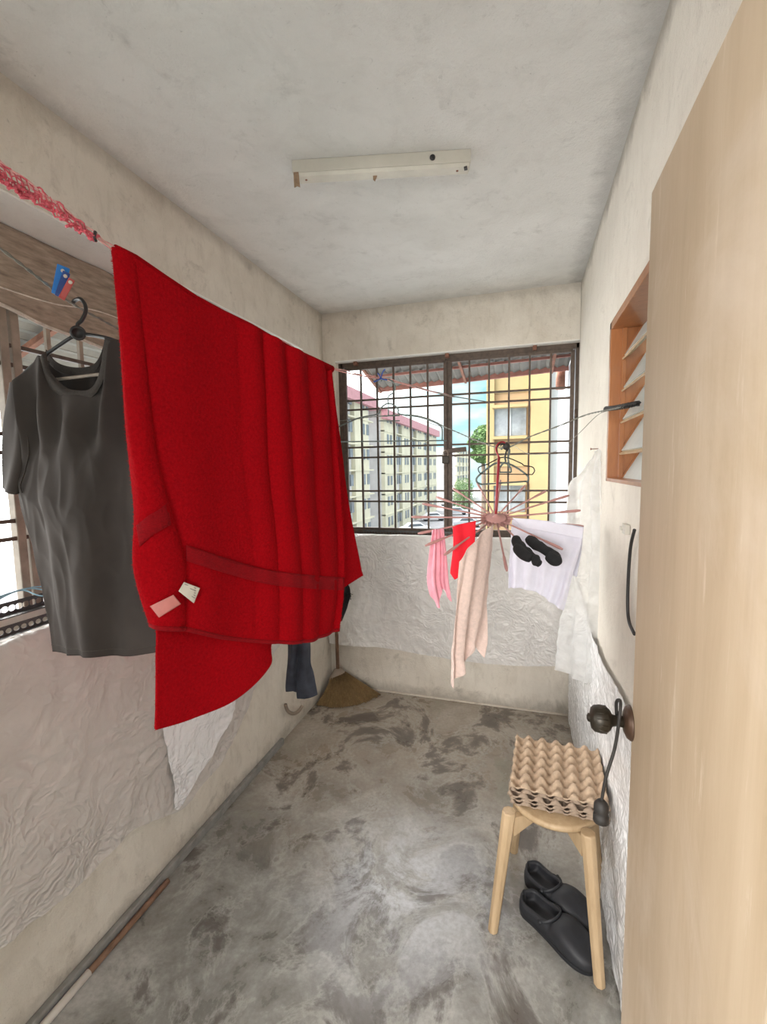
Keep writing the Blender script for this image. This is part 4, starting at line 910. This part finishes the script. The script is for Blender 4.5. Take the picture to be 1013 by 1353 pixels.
G_ = grid_pts(BW, 60, 40, tsd); MB().tube([q for q in G_[39]], .0022, 6).build('hem', M['teerib'], ts)

# ------------------------------------------------------------------ red towel
def dT(x): return 1/(1.111-.444*(x-150)/288)
tw_ = thing('towel', 'large red terry towel folded over the pink clothesline', 'towel', at(300, 640, dT(300)))
FR = [[(150, 328), (178, 341), (258, 394), (330, 430), (385, 461), (438, 484)],
      [(161, 450), (190, 462), (266, 500), (336, 522), (392, 538), (443, 546)],
      [(169, 570), (204, 590), (276, 605), (341, 616), (397, 618), (448, 612)],
      [(179, 672), (226, 682), (292, 700), (352, 712), (405, 712), (454, 700)],
      [(178, 750), (244, 748), (301, 770), (356, 779), (410, 777), (456, 765)],
      [(200, 826), (243, 832), (303, 845), (356, 849), (410, 846), (450, 834)]]
FW = [[at(x, y, dT(x)+.03*j/5-.012+(.018 if i == 0 else 0)) for i, (x, y) in enumerate(r)] for j, r in enumerate(FR)]
def twd(u, v, q):
    r = 0
    if u < .2: r += .024*math.sin(math.pi*min(1, u/.2*1.02))**.6*min(1, .3+v*1.5) if u/.2*1.02 < 1 else 0
    s_ = max(0, (u-.2)/.8)
    r += .013*math.sin(s_*math.pi*2*1.6+.8+v*.6)*min(1, s_*5)*(.5+.5*v)
    k_ = max(0, min(1, (u-.5)/.15)); r += .016*k_*(abs(math.sin((u-.55)*math.pi*9.5+.5*v))-.5)*(1.1-.45*v)
    return r+.004*noise.noise(q*7)
FU, FV = 230, 150
sheet('front_fold', FW, FU, FV, M['towel'], tw_, disp=twd, thick=.008, fuzz=52000)
BR = [[(150, 328), (178, 341), (258, 394), (330, 430), (385, 461), (438, 484)],
      [(166, 480), (210, 500), (280, 530), (345, 550), (400, 560), (447, 556)],
      [(182, 640), (225, 650), (290, 665), (350, 675), (405, 680), (462, 670)],
      [(203, 800), (240, 810), (290, 810), (335, 800), (385, 770), (474, 735)],
      [(205, 880), (250, 882), (300, 872), (342, 845), (380, 800), (476, 750)],
      [(204, 963), (255, 950), (310, 925), (354, 880), (372, 835), (478, 760)]]
BWT = [[at(x, y, dT(x)+.03*j/5+.022-(.01 if j == 0 else 0)) for i, (x, y) in enumerate(r)] for j, r in enumerate(BR)]
sheet('back_fold', BWT, 150, 130, M['towel'], tw_, disp=lambda u, v, q: .006*math.sin(u*11+v*2)+.004*noise.noise(q*6), thick=.008, fuzz=22000)
# rounded ridge over the line
MB().tube([at(x, y+3, dT(x)+.004) for x, y in [(q[0], q[1]) for q in [(151, 328), (164, 334), (178, 341), (218, 368), (258, 394), (294, 413), (330, 430), (358, 446), (385, 461), (412, 473), (438, 485)]]], .012, 12).build('ridge', M['towel'], tw_)
# hem binding and woven bands follow the front fold
G_ = grid_pts(FW, FU, FV, twd)
def vw(q, o_): return q+(EYE-q).normalized()*o_
MB().tube([vw(G_[FV-1][i], .002) for i in range(0, FU+1, 2)], .0062, 8).build('hem', M['band'], tw_)
def onG(px_, py_):
    best = None
    for j in range(0, FV+1, 2):
        for i in range(0, FU+1, 2):
            q = G_[j][i]; r = q-EYE; z = r.dot(FWD); x = 506.5+F*r.dot(RGT)/z; y = 676.5-F*r.dot(UPV)/z; d_ = (x-px_)**2+(y-py_)**2
            if best is None or d_ < best[0]: best = (d_, (q-EYE).dot(FWD))
    return at(px_, py_, best[1])
def band(top, botm, nm):
    n_ = 36; tp_, bt_ = spline([Vector((x, y, 0)) for x, y in top], 12), spline([Vector((x, y, 0)) for x, y in botm], 12)
    rows = []
    for k_ in range(5):
        f = k_/4; rows.append([vw(onG(a_.x+(b_.x-a_.x)*f, a_.y+(b_.y-a_.y)*f), .007+(.0025 if k_ in (0, 2, 4) else 0)) for a_, b_ in zip(tp_, bt_)])
    w = len(tp_); mb = MB(); mb.add([q for r in rows for q in r], [(j*w+i, j*w+i+1, (j+1)*w+i+1, (j+1)*w+i) for j in range(4) for i in range(w-1)], True)
    o = mb.build(nm, M['band'], tw_); q_ = o.modifiers.new('s', 'SOLIDIFY'); q_.thickness = .002
band([(246, 720), (300, 738), (350, 752), (400, 759), (454, 763)], [(246, 741), (300, 758), (350, 771), (400, 777), (454, 780)], 'woven_band')
band([(180, 694), (196, 682), (210, 674), (222, 664)], [(184, 722), (200, 708), (214, 700), (228, 692)], 'woven_band')
def lab(pts_, name, mat, bulge, off_):
    q = [vw(onG(x, y), off_) for x, y in pts_]; a_, b_, c_, d_ = q
    return sheet(name, [[a_, a_.lerp(b_, .5)+(EYE-a_).normalized()*bulge, b_], [d_.lerp(a_, .5), (a_+b_+c_+d_)/4+(EYE-a_).normalized()*bulge, b_.lerp(c_, .5)], [d_, d_.lerp(c_, .5)+(EYE-a_).normalized()*bulge, c_]], 12, 8, mat, tw_, thick=.0008)
l1 = lab([(198, 801), (229, 786), (239, 798), (210, 816)], 'care_label', M['pinklabel'], .003, .016); l1['label'] = 'sheer pinkish care label'
l2 = lab([(243, 769), (264, 777), (256, 797), (236, 781)], 'care_label', M['label'], .004, .016); l2['label'] = 'white printed care label'
pk = MB()
for k_ in range(5):
    a_ = (244+k_*1.2, 772+k_*3.4); b_ = (258-k_*.4+1, 777.5+k_*3.2)
    pk.tube([vw(onG(*a_), .0205), vw(onG((a_[0]+b_[0])/2, (a_[1]+b_[1])/2), .0235), vw(onG(*b_), .0205)], .0009, 4)
pk.build('print', M['ink'], l2)

# ------------------------------------------------------------------ dark trousers and black fringe garment behind the towel
jt = thing('trousers', 'dark navy trousers hanging behind the red towel, only the leg ends showing', 'trousers', at(398, 850, 2.2))
for rows, nm in (([[(380, 560), (390, 560), (400, 560)], [(380, 700), (390, 700), (401, 700)], [(379, 850), (388, 850), (398, 850)], [(379, 890), (387, 892), (396, 893)], [(380, 913), (388, 914), (396, 916)]], 'leg'),
                 ([[(396, 560), (406, 560), (416, 560)], [(394, 700), (405, 700), (415, 700)], [(392, 850), (402, 850), (411, 850)], [(393, 890), (404, 893), (414, 890)], [(394, 922), (404, 924), (418, 917)]], 'leg')):
    dd = 2.2 if rows[0][0][0] == 380 else 2.17
    sheet(nm, [[at(x, y, dd+(-.02 if i == 1 else .01)) for i, (x, y) in enumerate(r)] for r in rows], 24, 60, M['jeans'], jt, disp=lambda u, v, q: .008*math.sin(u*7+v*8)+.006*noise.noise(q*12), thick=.006)
MB().box(at(379, 562, 2.2)+Vector((0, 0, -.01)), at(416, 548, 2.2)+Vector((0, 0.02, .0))).build('waistband', M['jeans'], jt, .003)
bf_ = thing('garment', 'black garment with ragged fringe peeping out right of the red towel', 'garment', at(452, 800, 2.75))
def rag(u, v, q): return .01*math.sin(u*10+v*6)
sheet('body', [[at(*c) for c in r] for r in [[(424, 560, 2.75), (432, 560, 2.73), (440, 560, 2.75)], [(435, 740, 2.75), (443, 740, 2.73), (452, 740, 2.75)], [(440, 778, 2.75), (450, 780, 2.73), (462, 779, 2.75)], [(440, 800, 2.75), (450, 800, 2.73), (458, 800, 2.75)], [(440, 826, 2.75), (446, 823, 2.73), (451, 818, 2.75)]]], 20, 50, M['sock'], bf_, disp=rag, thick=.004)
fg = MB(); rnd = random.Random(9)
for k_ in range(16):
    x, y = rnd.uniform(452, 461), rnd.uniform(780, 800); q = at(x, y, 2.74); pl_ = [q]
    for _ in range(4): q = q+Vector((rnd.uniform(.001, .010), rnd.uniform(-.004, .006), rnd.uniform(-.010, .002))); pl_.append(q)
    fg.tube(pl_, .0018, 5)
fg.build('fringe', M['sock'], bf_)['kind'] = 'stuff'

# ------------------------------------------------------------------ outside
GZ = -7.5
M['asphalt'] = plain('asphalt', (.26, .26, .27), .9, 0, .15, 1)
M['cream'] = plain('cream_render', (.52, .50, .38), .9, 0, .1, .6)
M['palewall'] = plain('pale_grey_render', (.48, .48, .475), .9, 0, .12, .6)
M['pinkroof'] = plain('pink_roof_tiles', (.42, .21, .23), .8, 0, .12, 2)
M['yellow'] = plain('yellow_render', (.40, .30, .15), .9, 0, .10, .8)
M['orange'] = plain('orange_render', (.38, .25, .14), .9, 0, .12, .8)
M['darkwin'] = plain('dark_window', (.12, .14, .16), .4, 0, .4, 1)
M['greywin'] = plain('grey_window', (.30, .31, .32), .4, 0, .3, 2)
M['leaf'] = plain('tree_leaves', (.13, .22, .08), .8, 0, .5, 3)
M['bark'] = plain('bark', (.16, .12, .09), .9, 0, .3, 3)
M['carwhite'] = plain('white_car_paint', (.78, .79, .80), .3, 0, .03, 1)
M['cargrey'] = plain('silver_car_paint', (.50, .53, .56), .3, .2, .03, 1)
struct(MB().box((-60, 8, GZ-.2), (40, 200, GZ)).build('ground_1', M['asphalt'], loc=(0, 50, GZ)))

def block(label, x, y0, y1, ztop, wall, nwin, accents=(), nfl=6, depth=12, roof=True):
    """long apartment block whose front faces +x at the given x"""
    b = thing('apartment_block', label, 'building', (x-depth/2, (y0+y1)/2, GZ), 'apartment blocks across the street')
    MB().box((x-depth, y0, GZ), (x, y1, ztop)).build('wall', wall, b)
    if roof:
        MB().prism([(x+1.0, y0-.6, ztop-.15), (x-depth/2, y0-.6, ztop+2.6), (x-depth-1, y0-.6, ztop-.15)], (0, y1-y0+1.2, 0)).build('roof', M['pinkroof'], b)
    if roof: MB().box((x+.3, y0-.5, ztop-1.3), (x+1.1, y1+.5, ztop-.1)).build('fascia', M['pinkroof'], b)
    for (a, c, mt) in accents: MB().box((x, y0+(y1-y0)*a, GZ), (x+.5, y0+(y1-y0)*c, ztop-.2)).build('bay', mt, b)
    fh = (ztop-GZ)/nfl
    for f in range(nfl):
        for k_ in range(nwin):
            yy = y0+(y1-y0)*(k_+.5)/nwin; z = GZ+fh*(f+.42)
            for s_ in (-.75, .75):
                ww = MB().box((x+.42, yy+s_-.42, z), (x+.56, yy+s_+.42, z+1.25)); ww.build('window', M['darkwin'], b)
    for f in range(1, nfl): MB().box((x+.0, y0, GZ+fh*f-.08), (x+.58, y1, GZ+fh*f+.08)).build('floor_band', M['palewall'] if wall is M['cream'] else M['cream'], b)
    return b
acc = [(.0, .16, M['cream']), (.24, .40, M['cream']), (.5, .68, M['cream']), (.78, 1.0, M['cream'])]
block('long cream apartment block with pink roof seen through the left part of the end window', -18, 58, 96, 9.3, M['palewall'], 8, acc)
block('near pale block with pink roof at the far left of the end window', -18.6, 38, 55, 10.3, M['palewall'], 3, [(.0, .3, M['palewall']), (.62, .9, M['cream'])])
block('distant cream block with flat roof at the far end of the street', -16, 112, 140, 6.5, M['palewall'], 5, acc, roof=False)

yb = thing('apartment_block', 'yellow and orange building seen through the right part of the end window', 'building', (.2, 23, GZ))
MB().box((-1.48, 20, GZ), (.30, 26, 7.5)).build('wall', M['orange'], yb)
MB().box((.28, 19.6, GZ), (1.02, 26, 6.0)).build('bay', M['yellow'], yb)['label'] = 'plain yellow bay'
MB().box((1.02, 19.9, GZ), (2.4, 26, 6.0)).build('side_wall', M['palewall'], yb)
MB().box((-1.5, 19.85, GZ), (-1.18, 20.0, 7.5)).build('corner_pilaster', M['yellow'], yb)
for z0 in (2.83, -.35, -3.5):
    w_ = MB().box((-1.2, 19.93, z0), (.10, 20.02, z0+1.15)).build('window', M['greywin'], yb)
    MB().box((-1.25, 19.72, z0-.14), (.14, 20.0, z0-.02)).build('window_sill', M['yellow'], w_)
    MB().box((-1.25, 19.5, z0+1.12), (.14, 20.0, z0+1.24)).build('sun_shade', M['yellow'], w_)
    MB().box((-.56, 19.9, z0), (-.50, 19.95, z0+1.15)).build('mullion', M['palewall'], w_)
for z0 in (1.55, 4.6): MB().box((-1.18, 19.96, z0), (.28, 20.0, z0+.9)).build('panel', M['yellow'], yb)

def tree(label, x, y, zt, r, seed, cat='tree'):
    t = thing('tree', label, 'tree', (x, y, GZ)); rnd = random.Random(seed)
    MB().tube([(x, y, GZ), (x+.2, y, (GZ+zt)/2), (x, y, zt-r)], [.35, .25, .1], 10).build('trunk', M['bark'], t)
    mb = MB()
    for _ in range(9000):
        a_ = rnd.uniform(0, 2*math.pi); z = rnd.uniform(-1, 1); rr = math.sqrt(1-z*z)*rnd.uniform(.55, 1)
        q = Vector((x+r*rr*math.cos(a_), y+r*rr*math.sin(a_), zt-r*1.6+z*r*1.6)); q += noise.noise_vector(q*1.1)*r*.9
        u = Vector((rnd.gauss(0, 1), rnd.gauss(0, 1), rnd.gauss(0, 1))).normalized()*.09; w = u.orthogonal().normalized()*.06
        mb.add([q-u, q-w, q+u, q+w], [(0, 1, 2, 3)])
    o = mb.build('foliage', M['leaf'], t); o['kind'] = 'stuff'
tree('green tree rising beside the yellow building in the middle of the end window', -3.35, 40, 4.9, .95, 1)
tree('low green tree at the foot of the cream block', -12.5, 100, -1.5, 2.2, 2)

def car(label, x, y, rz, mat, grp='cars parked in the street'):
    t = thing('car', label, 'car', (x, y, GZ), grp); cs, sn = math.cos(rz), math.sin(rz)
    def T(p_): return Vector((x+p_[0]*cs-p_[1]*sn, y+p_[0]*sn+p_[1]*cs, GZ+p_[2]))
    side = [(-2.1, .35), (-2.15, .8), (-1.5, .95), (-.9, 1.42), (.7, 1.45), (1.45, .98), (2.05, .85), (2.15, .4)]
    mb = MB(); n_ = len(side); vs = []
    for yy, k_ in ((-.85, .0), (.85, .0)):
        for sx2, sz in side: vs.append(T((sx2, yy*(1 if sz < 1.2 else .82), sz)))
    mb.add(vs, [tuple(range(n_-1, -1, -1)), tuple(range(n_, 2*n_))]+[(i, (i+1) % n_, n_+(i+1) % n_, n_+i) for i in range(n_)]); mb.build('body', mat, t, .06)
    for yy in (-.80, .80):
        q = [T((a_, yy, b_)) for a_, b_ in [(-1.25, .98), (-.85, 1.34), (.6, 1.36), (1.15, .98)]]; dv = T((0, yy*1.06, 0))-T((0, yy, 0)); MB().prism(q, dv).build('window', M['darkwin'], t)
        for xx in (-1.35, 1.35): MB().lathe(T((xx, yy*.9, .33)), T((0, 1, 0))-T((0, 0, 0)), [(.33, -.1), (.33, .12)], 18).build('wheel', M['rubber'], t)
    q = [T(v) for v in [(.75, -.65, 1.42), (.75, .65, 1.42), (1.42, .72, 1.02), (1.42, -.72, 1.02)]]; MB().prism(q, (0, 0, .02)).build('windscreen', M['darkwin'], t)
cr_ = [(572, 684, .4, 'carwhite', 'white car parked in the middle, left of the round hanger'), (603, 676, .2, 'cargrey', 'silver car parked behind the white ones beside the hanger arms'), (548, 700, .5, 'carwhite', 'white car parked nearest, at the foot of the cream block'), (618, 692, .1, 'cargrey', 'silver car nearest the yellow building'), (592, 664, .3, 'carwhite', 'small distant white car at the far end of the car row')]
for x, y, rz, mt, lb in cr_:
    q = on(x, y+4, 2, GZ); car(lb, q.x, q.y, rz, M[mt])
